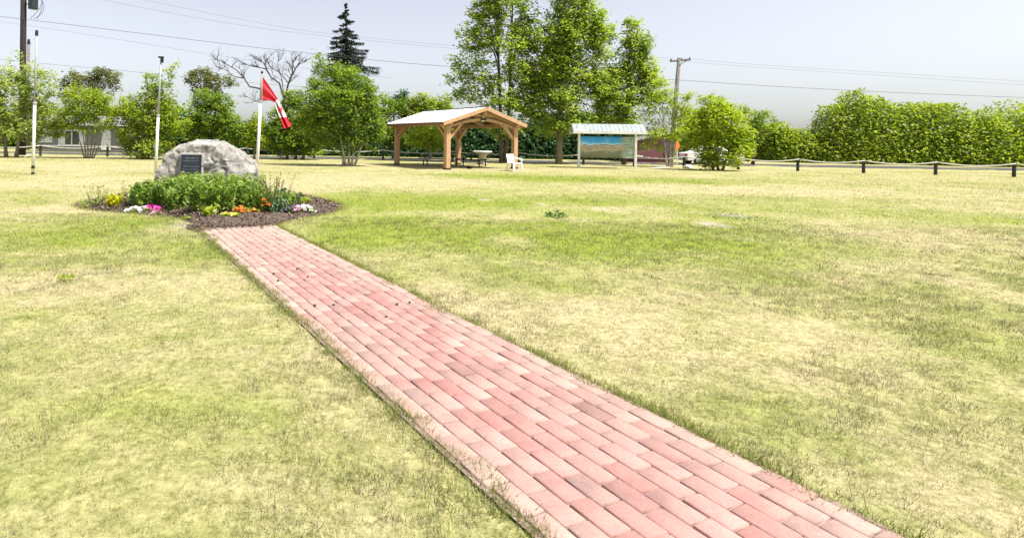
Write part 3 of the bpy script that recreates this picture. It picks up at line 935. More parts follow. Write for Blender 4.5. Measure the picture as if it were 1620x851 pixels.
GF = 'bedding flowers along the front of the bed'
flower('petunia_plant', 'white petunia leftmost in the front row of the bed', bedp(213, 336.5), M['white_petal'], 0.13, 12, 0.085, 0.12, group=GF, seed=1)
flower('petunia_plant', 'white petunia touching the magenta petunia', bedp(226, 336.5), M['white_petal'], 0.11, 11, 0.085, 0.13, group=GF, seed=2)
flower('petunia_plant', 'magenta petunia next to the white ones', bedp(238, 336.5), M['magenta'], 0.14, 15, 0.085, 0.14, group=GF, seed=3)
flower('petunia_plant', 'magenta and pink petunia at the end of the petunia clump', bedp(251, 338.5), M['magenta'], 0.12, 10, 0.08, 0.12, group=GF, seed=4)
flower('petunia_plant', 'pale pink petunia lowest at the front of its clump', bedp(245, 340.5), M['pink'], 0.08, 6, 0.075, 0.08, group=GF, seed=14)
flower('pansy_plant', 'pale yellow pansy left of its twin, in front of the perennials', bedp(358, 341.5), M['yellow_petal'], 0.08, 8, 0.06, 0.07, group=GF, seed=5)
flower('pansy_plant', 'pale yellow pansy nearer the orange marigolds', bedp(371, 341.5), M['yellow_petal'], 0.08, 8, 0.06, 0.07, group=GF, seed=6)
flower('marigold_plant', 'orange marigold leftmost of its row', bedp(380, 336.5), M['orange_petal'], 0.10, 7, 0.075, 0.12, group=GF, seed=7)
flower('marigold_plant', 'yellow-orange marigold beside the leftmost orange one', bedp(394, 335.5), M['orange_petal'], 0.09, 4, 0.07, 0.10, group=GF, seed=8)
flower('marigold_plant', 'single-flowered small orange marigold in the middle', bedp(406, 335.0), M['orange_petal'], 0.05, 2, 0.06, 0.07, group=GF, seed=9)
flower('marigold_plant', 'taller orange marigold with flowers one above another', bedp(418, 334.5), M['orange_petal'], 0.09, 6, 0.075, 0.24, group=GF, seed=10)
flower('marigold_plant', 'orange marigold among the blue-green leaves on the right', bedp(445, 329.5), M['orange_petal'], 0.08, 5, 0.08, 0.2, group=GF, seed=11)
flower('pansy_plant', 'dark purple pansy left of the pink petunia', bedp(457, 334.5), M['purple_petal'], 0.13, 14, 0.07, 0.12, group=GF, seed=12)
flower('petunia_plant', 'lilac-pink petunia beside the dark purple pansy', bedp(470, 335.5), M['pink'], 0.10, 9, 0.085, 0.12, group=GF, seed=13)
flower('petunia_plant', 'white petunia right of the lilac-pink one', bedp(484, 334.5), M['white_petal'], 0.10, 9, 0.085, 0.14, group=GF, seed=15)
flower('petunia_plant', 'smallest white petunia at the far right of the row', bedp(493, 336.5), M['white_petal'], 0.06, 4, 0.08, 0.08, group=GF, seed=16)
flower('ground_cover_plant', 'flat green seedling on the mulch left of the lime plant', bedp(302, 343.5), M['yellow_petal'], 0.12, 2, 0.03, 0.03, leafmat='fresh', group=GF, seed=17)

# ------------------------------------------------------------------ flagpoles and flag
def flagpole(label, foot, top_uv, r=0.045, joint=0.45, band=False, cap=True):
    root = empty('flagpole', foot, label, 'flagpole', 'flagpoles around the boulder')
    tp = at(top_uv[0], top_uv[1], foot.y) - foot
    z = lambda f: Vector((tp.x * f, 0, tp.z * f))
    MB().tube([z(-0.01), z(joint)], [r, r], 12).build('lower_tube', M['white_paint'], root, smooth=True)
    MB().tube([z(joint), z(1)], [r * 0.85, r * 0.62], 12).build('upper_tube', M['pole_grey'], root, smooth=True)  # grey paints the pole's shade against the bright sky; lower length stays white
    mb = MB().tube([z(joint - 0.006), z(joint + 0.012)], [r * 1.25, r * 1.25], 12)
    mb.build('collar', M['pole_grey'], root, smooth=True)
    return root, tp, z

P1 = gd(52, 276)
p1, tp, z = flagpole('leftmost bare flagpole, white with shade painted in grey above, beside the big utility pole', P1, (58, 53), 0.055, 0.50)
MB().tube([z(.04), z(.062)], [.062, .062], 10).build('strap', M['black_steel'], p1)
MB().tube([z(.0), z(.015)], [.07, .06], 10).build('foot_collar', M['black_steel'], p1)
MB().tube([z(.985), z(1.02)], [.06, .05], 10).build('cap', M['black_steel'], p1)
MB().beam(z(.145) + Vector((0.0, 0, 0)), z(.125) + Vector((-0.32, 0, 0)), .05, .04).build('cleat', M['white_paint'], p1)
MB().beam(z(.548), z(.575), .13, .05, up=(0, 1, 0)).build('bracket', M['black_steel'], p1)
P2 = gd(246, 275)
p2, tp, z = flagpole('bare flagpole just left of the boulder with a dark bracket on top', P2, (254.5, 93), 0.055, 0.5)
MB().box(z(1) + Vector((.01, 0, .05)), (.2, .12, .06)).box(z(1) + Vector((.06, 0, -.07)), (.07, .1, .2)).build('bracket', M['black_steel'], p2)
P3 = gd(406, 280)
p3, tp, z = flagpole('white flagpole carrying the red and white flag behind the boulder', P3, (414.5, 116), 0.06, 0.72)
mb = MB().lathe(z(1) + Vector((0, 0, 0.03)), [(0.01, -.06), (.05, -.03), (.055, .0), (.04, .035), (.01, .05)], 12)
mb.build('finial', M['black_steel'], p3, smooth=True)

# flag
def lerp_curve(c, s):
    n = len(c) - 1; x = s * n; i = min(int(x), n - 1); f = x - i
    p0 = c[max(i - 1, 0)]; p1_ = c[i]; p2_ = c[i + 1]; p3_ = c[min(i + 2, n)]
    return tuple(0.5 * (2 * b_ + (c_ - a_) * f + (2 * a_ - 5 * b_ + 4 * c_ - d_) * f * f + (3 * b_ - a_ - 3 * c_ + d_) * f ** 3) for a_, b_, c_, d_ in zip(p0, p1_, p2_, p3_))
top_c = [(415.5, 121), (437, 153), (447.5, 172), (455, 187), (462, 199)]
bot_c = [(413.8, 158), (432, 160.5), (439, 177), (443.5, 188), (449.5, 204)]
LEAFPOLY = [(0, 1), (.17, .62), (.36, .72), (.3, .2), (.5, .42), (.56, .28), (.86, .36), (.74, .06), (.9, -.06), (.42, -.4), (.48, -.56), (.05, -.5), (.07, -1), (-.07, -1), (-.05, -.5), (-.48, -.56), (-.42, -.4), (-.9, -.06), (-.74, .06), (-.86, .36), (-.56, .28), (-.5, .42), (-.3, .2), (-.36, .72), (-.17, .62)]
def inpoly(x, y, P):
    r_ = False; j = len(P) - 1
    for i in range(len(P)):
        if (P[i][1] > y) != (P[j][1] > y) and x < (P[j][0] - P[i][0]) * (y - P[i][1]) / (P[j][1] - P[i][1]) + P[i][0]: r_ = not r_
        j = i
    return r_
NS, NT = 96, 48
fl = empty('flag', at(414, 121, P3.y) , 'limp red and white maple leaf flag hanging from the pole behind the boulder', 'flag')
vs_, fs_, mi = [], [], []
for i in range(NS + 1):
    s = i / NS
    a = lerp_curve(top_c, s); b_ = lerp_curve(bot_c, s)
    for k in range(NT + 1):
        t_ = k / NT
        amp = 0.015 + 0.09 * min(1, s * 1.6)
        ph = t_ * 3.2 * math.pi + s * 1.2
        dep = amp * math.sin(ph)
        tt_ = t_ + 0.10 * min(1, s * 2) * math.sin(2 * math.pi * t_)
        p = at(a[0] + (b_[0] - a[0]) * tt_, a[1] + (b_[1] - a[1]) * tt_, P3.y + dep) - fl.location
        vs_.append(p)
for i in range(NS):
    for k in range(NT):
        s, t_ = (i + .5) / NS, (k + .5) / NT
        red = s < 0.29 or s > 0.72 or inpoly((s - .5) * 2 / 0.44, (0.52 - t_) / 0.44, LEAFPOLY)
        fs_.append((i * (NT + 1) + k, (i + 1) * (NT + 1) + k, (i + 1) * (NT + 1) + k + 1, i * (NT + 1) + k + 1)); mi.append(0 if red else 1)
mb = MB(); mb.v = [tuple(p) for p in vs_]; mb.f = fs_; mb.mi = mi
cl = mb.build('cloth', [M['flag_red'], M['flag_white']], fl, smooth=True)
sf = cl.modifiers.new('thick', 'SOLIDIFY'); sf.thickness = 0.004
MB().tube([at(414.3, 117, P3.y) - fl.location + Vector((.03, -.03, 0)), at(413.6, 165, P3.y) - fl.location + Vector((.03, -.03, 0))], .008, 6).build('halyard', M['rope'], fl)

# ------------------------------------------------------------------ timber pavilion
AL = R(27)
GW, GL = 4.55, 5.5
GO = gd(707, 268.5)
gz_ = empty('timber_pavilion', GO, 'open timber picnic pavilion with white metal gable roof', 'pavilion', rz=AL)
EAVE, RISE, OV, OVG = 2.52, 0.72, 0.50, 0.38
PS = 0.27
for (x, y) in ((0, 0), (GW, 0), (0, GL), (GW, GL)):
    po = MB().box((x, y, 1.16), (PS, PS, 2.36)).build('post', M['timber'], gz_, bevel=0.015)
    MB().box((x, y, 0.03), (PS + .05, PS + .05, 0.10)).build('post_foot', M['black_steel'], po)
for x in (0, GW):                                    # eave beams
    MB().box((x, GL / 2, 2.44), (0.2, GL + 0.7, 0.2)).build('eave_beam', M['timber'], gz_, bevel=0.012)
    for (y, s) in ((0, 1), (GL, -1)):
        MB().beam((x, y + s * .12, 1.70), (x, y + s * .86, 2.35), .14, .17, up=(1, 0, 0)).build('knee_brace', M['timber'], gz_, bevel=0.01)
slope = math.atan2(RISE, GW / 2)
for y in (0, GL / 2, GL):
    ends = y in (0, GL)
    for s in (0, 1):
        x0, xm = (0, GW / 2) if s == 0 else (GW, GW / 2)
        sg = 1 if s == 0 else -1
        # rafter
        MB().beam((x0 - sg * OV * .9, y, EAVE - OV * .9 * math.tan(slope) - .03), (xm, y, EAVE + RISE - .03), .16, .2, up=(0, 1, 0)).build('rafter', M['timber'], gz_, bevel=0.01)
        if ends:
            # arched bottom chord in three straight lengths, and knee brace
            mb = MB()
            za = [2.30, 2.53, 2.68, 2.72]
            xa = [x0 + sg * .12, x0 + sg * (GW / 2) * .42, x0 + sg * (GW / 2) * .78, xm - sg * .1]
            for i in range(3):
                mb.beam((xa[i] - sg * .02, y, za[i]), (xa[i + 1], y, za[i + 1]), .15, .17, up=(0, 1, 0))
            mb.build('arched_chord', M['timber'], gz_, bevel=0.01)
            MB().beam((x0 + sg * .1, y, 1.66), (x0 + sg * .92, y, 2.50), .14, .17, up=(0, 1, 0)).build('knee_brace', M['timber'], gz_, bevel=0.01)
            MB().beam((xm - sg * .14, y, 2.93), (xm - sg * 1.05, y, 2.93), .13, .13, up=(0, 1, 0)).build('collar_tie', M['timber'], gz_, bevel=0.01)
    if ends:
        kp = MB().box((GW / 2, y, 3.02), (.19, .19, .62)).build('king_post', M['timber'], gz_, bevel=0.012)
        MB().box((GW / 2, y, 2.74), (.42, .21, .11)).build('steel_plate', M['black_steel'], kp)
        if y == 0:
            MB().lathe((GW / 2, y - .02, 2.60), [(.07, 0), (.09, .03), (.05, .08)], 12).build('lamp', M['white_plastic'], kp)
MB().box((GW / 2, GL / 2, EAVE + RISE - .16), (.16, GL + .6, .22)).build('ridge_beam', M['timber'], gz_)
# purlins and ceiling boards
for s in (0, 1):
    sg = 1 if s == 0 else -1
    x0 = 0 if s == 0 else GW
    n_ = Vector((-sg * math.sin(slope), 0, math.cos(slope)))
    d_ = Vector((sg * math.cos(slope), 0, math.sin(slope)))
    L_ = (GW / 2 + OV) / math.cos(slope)
    e0 = Vector((x0, GL / 2, EAVE)) - d_ * (OV / math.cos(slope))
    rot = Matrix((d_, Vector((0, 1, 0)), n_)).transposed()
    if rot.determinant() < 0: rot = Matrix((d_, Vector((0, -1, 0)), n_)).transposed()
    LG = GL + 2 * OVG
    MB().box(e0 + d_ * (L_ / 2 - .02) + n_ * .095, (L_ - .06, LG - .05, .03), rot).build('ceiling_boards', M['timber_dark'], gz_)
    rp = MB().box(e0 + d_ * (L_ / 2) + n_ * .135, (L_, LG, .045), rot).build('roof_panel', M['roof_metal'], gz_)
    mb = MB()
    nrb = 15
    for i in range(nrb):
        yy = -LG / 2 + .03 + (LG - .06) * i / (nrb - 1)
        mb.box(e0 + d_ * (L_ / 2) + Vector((0, yy, 0)) + n_ * .165, (L_ - .02, .03, .02), rot)
    mb.build('roof_rib', M['roof_metal'], rp)
    for ye in (-LG / 2, LG / 2):                      # barge boards
        MB().box(e0 + d_ * (L_ / 2) + Vector((0, ye + (-.02 if ye < 0 else .02), 0)) + n_ * .055, (L_ + .02, .05, .20), rot).build('barge_board', M['timber'], gz_)
    MB().box(e0 + n_ * .075 - d_ * .02, (.04, LG - .1, .13), rot).build('eave_trim', M['timber_dark'], gz_)
MB().box((GW / 2, GL / 2, EAVE + RISE + .165), (.26, GL + 2 * OVG, .03)).build('ridge_cap', M['black_steel'], gz_)

# ------------------------------------------------------------------ things under and beside the pavilion
def picnic_table(label, foot, rz, topm, length=1.85):
    r_ = empty('picnic_table', foot, label, 'picnic table', 'picnic tables under the pavilion', rz)
    mb = MB()
    for i in range(5): mb.box((0, -.3 + .15 * i, .745), (length, .14, .045))
    mb.build('tabletop', topm, r_)
    for s in (-1, 1):
        mb = MB()
        for i in range(2): mb.box((0, s * (.66 + .13 * i), .445), (length, .12, .045))
        mb.build('bench_seat', topm, r_)
        fr = MB()
        x = s * (length / 2 - .3)
        fr.beam((x, -.72, .0), (x, -.72, .425), .06, .06).beam((x, .72, .0), (x, .72, .425), .06, .06)
        fr.beam((x, -.80, .39), (x, .80, .39), .05, .05).beam((x, -.25, .39), (x, -.25, .72), .05, .05).beam((x, .25, .39), (x, .25, .72), .05, .05)
        fr.build('leg_frame', M['black_steel'], r_)
    return r_
g = lambda x, y: GO + Matrix.Rotation(AL, 3, 'Z') @ Vector((x, y, 0))
picnic_table('grey picnic table with thin dark legs, left of the pavilion front post', gd(691, 263), R(4), M['grey_plank'], 2.0)
picnic_table('dark picnic table right of the pavilion front post', gd(745, 263.5), R(60), M['dark_plank'], 1.7)
tb = empty('plastic_tub', gd(743, 267.3), 'low black tub on the ground by the dark picnic table', 'tub')
MB().lathe((0, 0, 0), [(.13, 0), (.18, .14), (.2, .15), (.2, .17), (.17, .165), (.12, .03)], 18).build('tub_body', M['black_steel'], tb, smooth=True)
tb = empty('pedestal_table', gd(763, 260.5), 'round pale-topped concrete pedestal table behind the picnic tables', 'table')
MB().lathe((0, 0, 0), [(.34, 0), (.36, .05), (.25, .16), (.2, .34), (.26, .55), (.48, .80)], 20).build('pedestal', M['concrete'], tb, smooth=True)
MB().lathe((0, 0, .805), [(.60, 0), (.63, .015), (.63, .075), (.58, .09)], 28).build('table_top', M['white_paint'], tb)

ch = empty('plastic_chair', gd(813, 270.8), 'white plastic garden armchair in front of the pavilion right post', 'chair', rz=R(-62))
# chair faces local +x
WP = M['white_plastic']
mb = MB()
for i in range(6):
    mb.box((.02, -.2 + .08 * i, .42), (.46, .081, .03))
mb.box((.25, 0, .415), (.05, .50, .05)); mb.box((-.2, 0, .415), (.05, .46, .05))
mb.build('seat', WP, ch, bevel=.008)
mb = MB()
tl = Matrix.Rotation(R(-14), 3, 'Y')
for i in range(6):
    mb.box((-.285, -.2 + .08 * i, .63), (.025, .074, .42), tl)
mb.box((-.335, 0, .83), (.035, .50, .09), tl); mb.box((-.232, 0, .45), (.035, .46, .06), tl)
mb.build('backrest', WP, ch, bevel=.012)
for s in (-1, 1):
    MB().tube([(-.30, s * .25, .70), (-.15, s * .29, .66), (.1, s * .30, .64), (.25, s * .29, .63), (.29, s * .27, .58), (.27, s * .255, .42)], [.035, .04, .04, .036, .03, .03], 8).build('armrest', WP, ch, smooth=True)
    MB().beam((.27, s * .25, .43), (.31, s * .27, 0), .10, .08).build('leg', WP, ch, bevel=.008)
    MB().beam((-.22, s * .22, .43), (-.30, s * .25, 0), .10, .08).build('leg', WP, ch, bevel=.008)

# ------------------------------------------------------------------ panorama sign
S1, S2 = gd(915.5, 265.5), gd(1005, 267.5)
sd = (S2 - S1); SW = sd.length; sa = math.atan2(sd.y, sd.x)
sg_ = empty('notice_board', S1, 'white framed landscape picture board under a small pale roof', 'sign', rz=sa)
for x in (0, SW):
    MB().box((x, 0, 1.12), (.135, .135, 2.3)).build('post', M['white_paint'], sg_, bevel=.012)
mur, t, n, b = newmat('landscape_print')
tc = N(t, 'ShaderNodeTexCoord')
sep = N(t, 'ShaderNodeSeparateXYZ'); t.links.new(tc.outputs['Generated'], sep.inputs[0])
w1 = nzn(1.6, 5, .6); t.links.new(tc.outputs['Generated'], w1.inputs['Vector']); w1.inputs['Scale'].default_value = 3.6
w2 = nzn(1.6, 6, .7, None); t.links.new(tc.outputs['Generated'], w2.inputs['Vector']); w2.inputs['Scale'].default_value = 3.5
ma = N(t, 'ShaderNodeMath', operation='MULTIPLY_ADD'); ma.inputs[1].default_value = 0.62; t.links.new(w1.outputs['Fac'], ma.inputs[0])
ad = N(t, 'ShaderNodeMath', operation='ADD'); ad.inputs[1].default_value = -0.31; t.links.new(sep.outputs[2], ad.inputs[0]); t.links.new(ad.outputs[0], ma.inputs[2])
sr = ramp(t, [(0.0, (0.09, 0.12, 0.05)), (0.14, (0.2, 0.17, 0.08)), (0.25, (0.17, 0.2, 0.14)), (0.36, (0.46, 0.38, 0.26)), (0.45, (0.27, 0.23, 0.20)), (0.53, (0.55, 0.45, 0.33)), (0.60, (0.18, 0.12, 0.08)),
              (0.64, (0.6, 0.75, 0.88)), (0.70, (0.22, 0.58, 0.9)), (0.82, (0.03, 0.36, 0.85)), (1.0, (0.02, 0.26, 0.75))])
t.links.new(ma.outputs[0], sr.inputs[0])
sr.color_ramp.interpolation = 'LINEAR'
rg = ramp(t, [(0.40, (0.12, 0.19, 0.12)), (0.5, (0.36, 0.42, 0.42)), (0.6, (0.2, 0.3, 0.12))]); t.links.new(w2.outputs['Fac'], rg.inputs[0])
ax = N(t, 'ShaderNodeMath', operation='MULTIPLY_ADD'); ax.inputs[1].default_value = 0.35; t.links.new(w2.outputs['Fac'], ax.inputs[0]); t.links.new(sep.outputs[0], ax.inputs[2])
rm = ramp(t, [(0.90, (0, 0, 0)), (1.02, (1, 1, 1))]); t.links.new(ax.outputs[0], rm.inputs[0])
mx = N(t, 'ShaderNodeMix', data_type='RGBA'); t.links.new(rm.outputs[0], mx.inputs[0]); t.links.new(sr.outputs[0], mx.inputs[6]); t.links.new(rg.outputs[0], mx.inputs[7])
t.links.new(mx.outputs[2], b.inputs['Base Color']); b.inputs['Roughness'].default_value = .25
MB().box((SW / 2, .0, 1.28), (SW - .14, .05, 1.30)).build('picture_panel', mur, sg_)
MB().box((SW / 2, .045, 1.28), (SW - .18, .03, 1.26)).build('backing_board', M['dark_plank'], sg_)
ps = mat_noise('pale_blue_steel', (0.20, 0.25, 0.25), (0.36, 0.40, 0.39), scale=5, rough=.5, stretch=(1, 1, 1))
for s in (-1, 1):
    a_ = R(36) * s
    rt_ = Matrix.Rotation(-a_, 3, 'X')
    pr = MB().box((SW / 2, s * .33, 2.43), (SW + .9, .86, .04), rt_).build('roof_panel', ps, sg_)
    mb = MB()
    for i in range(18):
        mb.box(Vector((SW / 2 - (SW + .86) / 2 + (SW + .86) * i / 17, s * .33, 2.43)) + rt_ @ Vector((0, 0, .028)), (.03, .86, .016), rt_)
    mb.build('roof_rib', ps, pr)
    MB().box((SW / 2, s * .69, 2.17), (SW + .94, .04, .15)).build('fascia', M['white_paint'], sg_)
for x in (0, SW):
    MB().beam((x, -.62, 2.22), (x, .62, 2.22), .08, .1).build('bracket', M['white_paint'], sg_)
    MB().add([(x - .04, -.62, 2.26), (x - .04, .62, 2.26), (x - .04, 0, 2.72), (x + .04, -.62, 2.26), (x + .04, .62, 2.26), (x + .04, 0, 2.72)],
             [(0, 2, 1), (3, 4, 5), (0, 1, 4, 3), (1, 2, 5, 4), (2, 0, 3, 5)]).build('gable', M['white_paint'], sg_)
MB().beam((SW + .08, -.02, .80), (SW + .42, -.02, .77), .05, .09).build('side_arm', M['white_paint'], sg_)

# ------------------------------------------------------------------ rope fence
fposts = [(-44, 246.5), (64, 247), (170, 248), (280, 249.5), (388, 250.5), (497, 251.5), (606, 253), (716, 255.5), (820, 258), (923, 261), (1003, 263.5), (1082, 266), (1168, 268.5), (1262, 271), (1366, 274), (1480, 277), (1604, 280), (1740, 284)]
fp = [gd(u, v) for u, v in fposts]
fn = empty('rope_fence', fp[0], 'low fence of dark posts joined by sagging pale rope along the lawn edge', 'fence')
for i, p in enumerate(fp):
    q = p - fp[0]
    MB().tube([q, q + Vector((0, 0, .78)), q + Vector((0, 0, .84))], [.085, .08, .055], 10).build('post', M['post_dark'], fn, smooth=False)
    if i + 1 < len(fp):
        r2 = fp[i + 1] - fp[0]
        pts = []
        for k in range(13):
            f = k / 12
            pts.append(q.lerp(r2, f) + Vector((0, -.09, .74 - .17 * 4 * f * (1 - f))))
        MB().tube(pts, .035, 6).build('rope', M['rope'], fn, smooth=True)

# ------------------------------------------------------------------ road beyond the fence
mb = MB()
ra_ = [gd(-200, 243.5), gd(1900, 281)]
d_ = (ra_[1] - ra_[0]).normalized(); n_ = Vector((-d_.y, d_.x, 0))
q = [Vector((-70, 45.3, 0)), Vector((110, 39.5, 0)), Vector((110, 46, 0)), Vector((-70, 50.5, 0))]
mb.add([(p.x, p.y, .006) for p in q], [(0, 1, 2, 3)])
tag(mb.build('road', M['road']), kind='structure')
mb = MB()
q = [gd(1026, 267.0), gd(1060, 265.6), gd(1063, 262.6), gd(1050, 263.0)]
mb.add([(p.x, p.y, .010) for p in q], [(0, 1, 2, 3)])
tag(mb.build('gravel_path', M['gravel']), kind='structure')

# ------------------------------------------------------------------ house, shed, car, road sign
HY = 51.0
h0 = at(60, 240, HY); h0.z = 0
hs_ = empty('house', (h0.x, HY, 0), 'low grey house with white trim behind the left trees', 'house')
HW = 10.5
MB().box((HW / 2, 2.5, 1.55), (HW, 5, 2.0)).build('wall', M['siding'], hs_)
MB().box((HW / 2, 2.5, .27), (HW + .06, 5.06, .54)).build('skirting', M['skirting'], hs_)
MB().box((HW / 2, -.05, .56), (HW + .1, .08, .07)).build('sill_band', M['white_paint'], hs_)
mb = MB()
mb.add([(-.4, -.45, 2.52), (HW + .4, -.45, 2.52), (HW + .4, 5.45, 2.52), (-.4, 5.45, 2.52), (-.4, 2.5, 3.35), (HW + .4, 2.5, 3.35)], [(0, 1, 5, 4), (2, 3, 4, 5), (1, 2, 5), (3, 0, 4), (3, 2, 1, 0)])
mb.build('roof', M['shingle'], hs_)
MB().box((HW / 2, -.47, 2.47), (HW + .84, .06, .16)).build('fascia', M['white_paint'], hs_)
px = HY / F
for (u0, u1, z0, z1) in ((94, 134, .62, 1.95), (24, 46, .9, 1.9)):
    x0, x1 = (at(u0, 220, HY).x - h0.x), (at(u1, 220, HY).x - h0.x)
    if x0 < .2: x0 = .25; x1 = x0 + 1.0
    wn = MB()
    wn.box(((x0 + x1) / 2, -.03, z0), (x1 - x0 + .2, .1, .12)).box(((x0 + x1) / 2, -.03, z1), (x1 - x0 + .2, .1, .12))
    wn.box((x0, -.03, (z0 + z1) / 2), (.12, .1, z1 - z0 - .12)).box((x1, -.03, (z0 + z1) / 2), (.12, .1, z1 - z0 - .12)).box(((x0 + x1) / 2, -.03, (z0 + z1) / 2), (.08, .08, z1 - z0 - .12))
    wo_ = wn.build('window', M['white_paint'], hs_)
    MB().box(((x0 + x1) / 2, -.005, (z0 + z1) / 2), (x1 - x0 - .12, .03, z1 - z0 - .12)).build('pane', M['glass'], wo_)
    MB().box((x0 + .3, -.025, (z0 + z1) / 2), (.45, .012, z1 - z0 - .13)).build('curtain', M['white_paint'], wo_)
    MB().box((x1 - .3, -.025, (z0 + z1) / 2), (.4, .012, z1 - z0 - .13)).build('curtain', M['white_paint'], wo_)
xd = at(168, 220, HY).x - h0.x
dr = MB().box((xd, -.03, 1.2), (.85, .08, 1.9)).build('door', M['white_paint'], hs_)
MB().box((xd + .3, -.09, 1.15), (.05, .05, .1)).build('handle', M['black_steel'], dr)

SHY = 47.0
s0 = at(1006, 250, SHY); s0.z = 0
sh = empty('shed', s0, 'maroon shed with sloping roof behind the rope fence', 'shed')
w_ = (1064 - 1006) * SHY / F
mb = MB()
mb.add([(0, 0, 0), (w_, 0, 0), (w_, 0, 2.35), (0, 0, 1.75), (0, 3, 0), (w_, 3, 0), (w_, 3, 2.35), (0, 3, 1.75)], [(0, 1, 2, 3), (5, 4, 7, 6), (4, 0, 3, 7), (1, 5, 6, 2), (3, 2, 6, 7)])
mb.build('wall', M['maroon'], sh)
mb = MB()
mb.beam((-.2, 1.5, 1.78), (w_ + .2, 1.5, 2.45), 3.4, .08); mb.build('roof', M['shingle'], sh)
MB().box((w_ / 2, -.03, .33), (w_ + .02, .05, .07)).build('base_rail', mat_plain('mauve', (.32, .2, .22)), sh)
MB().box((w_ - .35, -.025, .98), (.62, .05, 1.85)).build('door', mat_plain('mauve_dark', (.13, .07, .1)), sh)

def car(label, loc, rz):
    c_ = empty('parked_car', loc, label, 'car', rz=rz)
    # profile along x, extruded in y with tumblehome
    prof = [(-2.15, .28), (-2.2, .62), (-2.05, .88), (-1.45, .95), (-.95, 1.36), (-.2, 1.45), (.55, 1.38), (1.15, .98), (1.95, .84), (2.15, .62), (2.15, .28)]
    wy = lambda z: .86 if z < .9 else .86 - (z - .9) * .42
    vs = [(x, -wy(z), z) for x, z in prof] + [(x, wy(z), z) for x, z in prof]
    n = len(prof)
    fs = [(i, i + 1, n + i + 1, n + i) for i in range(n - 1)] + [(n - 1, 0, n, 2 * n - 1), tuple(range(n - 1, -1, -1)), tuple(range(n, 2 * n))]
    MB().add(vs, fs).build('body', M['car_paint'], c_, bevel=.05)
    for s in (-1, 1):
        for pr in ([(-1.2, 1.0), (-.88, 1.3), (-.25, 1.37), (-.25, 1.0)], [(-.15, 1.0), (-.15, 1.37), (.48, 1.31), (.92, 1.0)]):
            q = [(x, s * (wy(z) + .012), z) for x, z in pr]
            MB().add(q, [(0, 1, 2, 3)] if s < 0 else [(3, 2, 1, 0)]).build('side_window', M['glass'], c_)
        for x in (-1.35, 1.3):
            wh = MB().tube([(x, s * .68, .31), (x, s * .89, .31)], .31, 18).build('wheel', M['tyre'], c_)
            MB().tube([(x, s * .88, .31), (x, s * .90, .31)], .19, 14).build('rim', M['pole_grey'], wh)
        MB().box((2.13, s * .6, .66), (.08, .36, .14)).build('headlight', M['roof_metal'], c_)
        MB().box((-2.17, s * .62, .72), (.08, .3, .14)).build('tail_light', M['flag_red'], c_)
    MB().add([(.60, -.62, 1.365), (1.13, -.76, 1.005), (1.13, .76, 1.005), (.60, .62, 1.365)], [(0, 1, 2, 3)]).build('windscreen', M['glass'], c_)
    return c_
cp = at(1124, 240, 45.0); cp.z = 0.006
car('white car parked beyond the fence, half hidden by the right bush', cp, R(-3))

os_ = empty('road_sign', (at(1071, 250, 43.2).x, 43.2, 0), 'orange diamond road sign beside the right utility pole', 'road sign')
MB().box((0, 0, .75), (.07, .05, 1.5)).build('post', M['white_paint'], os_)
mb = MB()
z0 = 1.42; a_ = .2
mb.add([(0, -.05, z0 - .42), (a_, -.05, z0), (0, -.05, z0 + .42), (-a_, -.05, z0), (0, -.03, z0 - .42), (a_, -.03, z0), (0, -.03, z0 + .42), (-a_, -.03, z0)],
       [(0, 1, 2, 3), (7, 6, 5, 4), (0, 4, 5, 1), (1, 5, 6, 2), (2, 6, 7, 3), (3, 7, 4, 0)])
mb.build('sign_plate', M['orange'], os_)
# pale rock under the fence
bm = bmesh.new(); bmesh.ops.create_icosphere(bm, subdivisions=3, radius=.28)
for v in bm.verts:
    v.co *= 1 + .25 * mnoise.noise(v.co * 5); v.co.z *= .62
me = bpy.data.meshes.new('rock'); bm.to_mesh(me); bm.free(); me.materials.append(M['gravel'])
o = bpy.data.objects.new('rock', me); COL.objects.link(o); p = gd(1089, 267); o.location = (p.x, p.y, .08)
tag(o, 'small pale rock at the foot of the fence by the right bush', 'rock')

# ------------------------------------------------------------------ utility poles and wires
UL = Vector((at(35.3, 246, 41.5).x, 41.5, 0))
lp = empty('utility_pole', UL, 'tall dark utility pole with a transformer at the upper left', 'utility pole')
tpL = at(37.5, -30, 41.5) - UL
MB().tube([(0, 0, -.1), tpL], [.23, .19], 14).build('pole', M['pole_wood'], lp, smooth=True)
tc_ = at(52.5, 3, 41.5) - UL
tr_ = MB().lathe(tc_ + Vector((0, 0, -.55)), [(.30, 0), (.32, .04), (.32, .95), (.34, .97), (.34, 1.02), (.2, 1.08)], 16).build('transformer', M['transformer'], lp, smooth=False)
for zz in (-.2, .3):
    MB().beam(Vector((0.1, 0, tc_.z + zz)), tc_ + Vector((-.25, 0, zz)), .06, .06).build('bracket', M['black_steel'], lp)
for k, (du, dv) in enumerate(((70, -4), (75, 10), (66, 4))):
    a = at(62 + k * 2, -2 - k * 2, 41.5) - UL; e = at(48 + k * 5, 30 + k * .6, 41.5) - UL
    mp_ = at(du + 4, dv + 10, 41.5) - UL
    pts = []
    for i in range(11):
        f = i / 10
        pts.append(a * (1 - f) ** 2 + mp_ * 2 * f * (1 - f) + e * f * f)
    MB().tube(pts, .016, 5).build('drop_cable', M['wire'], lp)
p2_ = Vector((at(44, 240, 56).x, 56, 0))
o = MB().tube([(0, 0, -.1), at(45.5, 68, 56) - p2_], [.17, .13], 12).build('utility_pole', M['pole_wood_grey'], smooth=True)
o.location = p2_
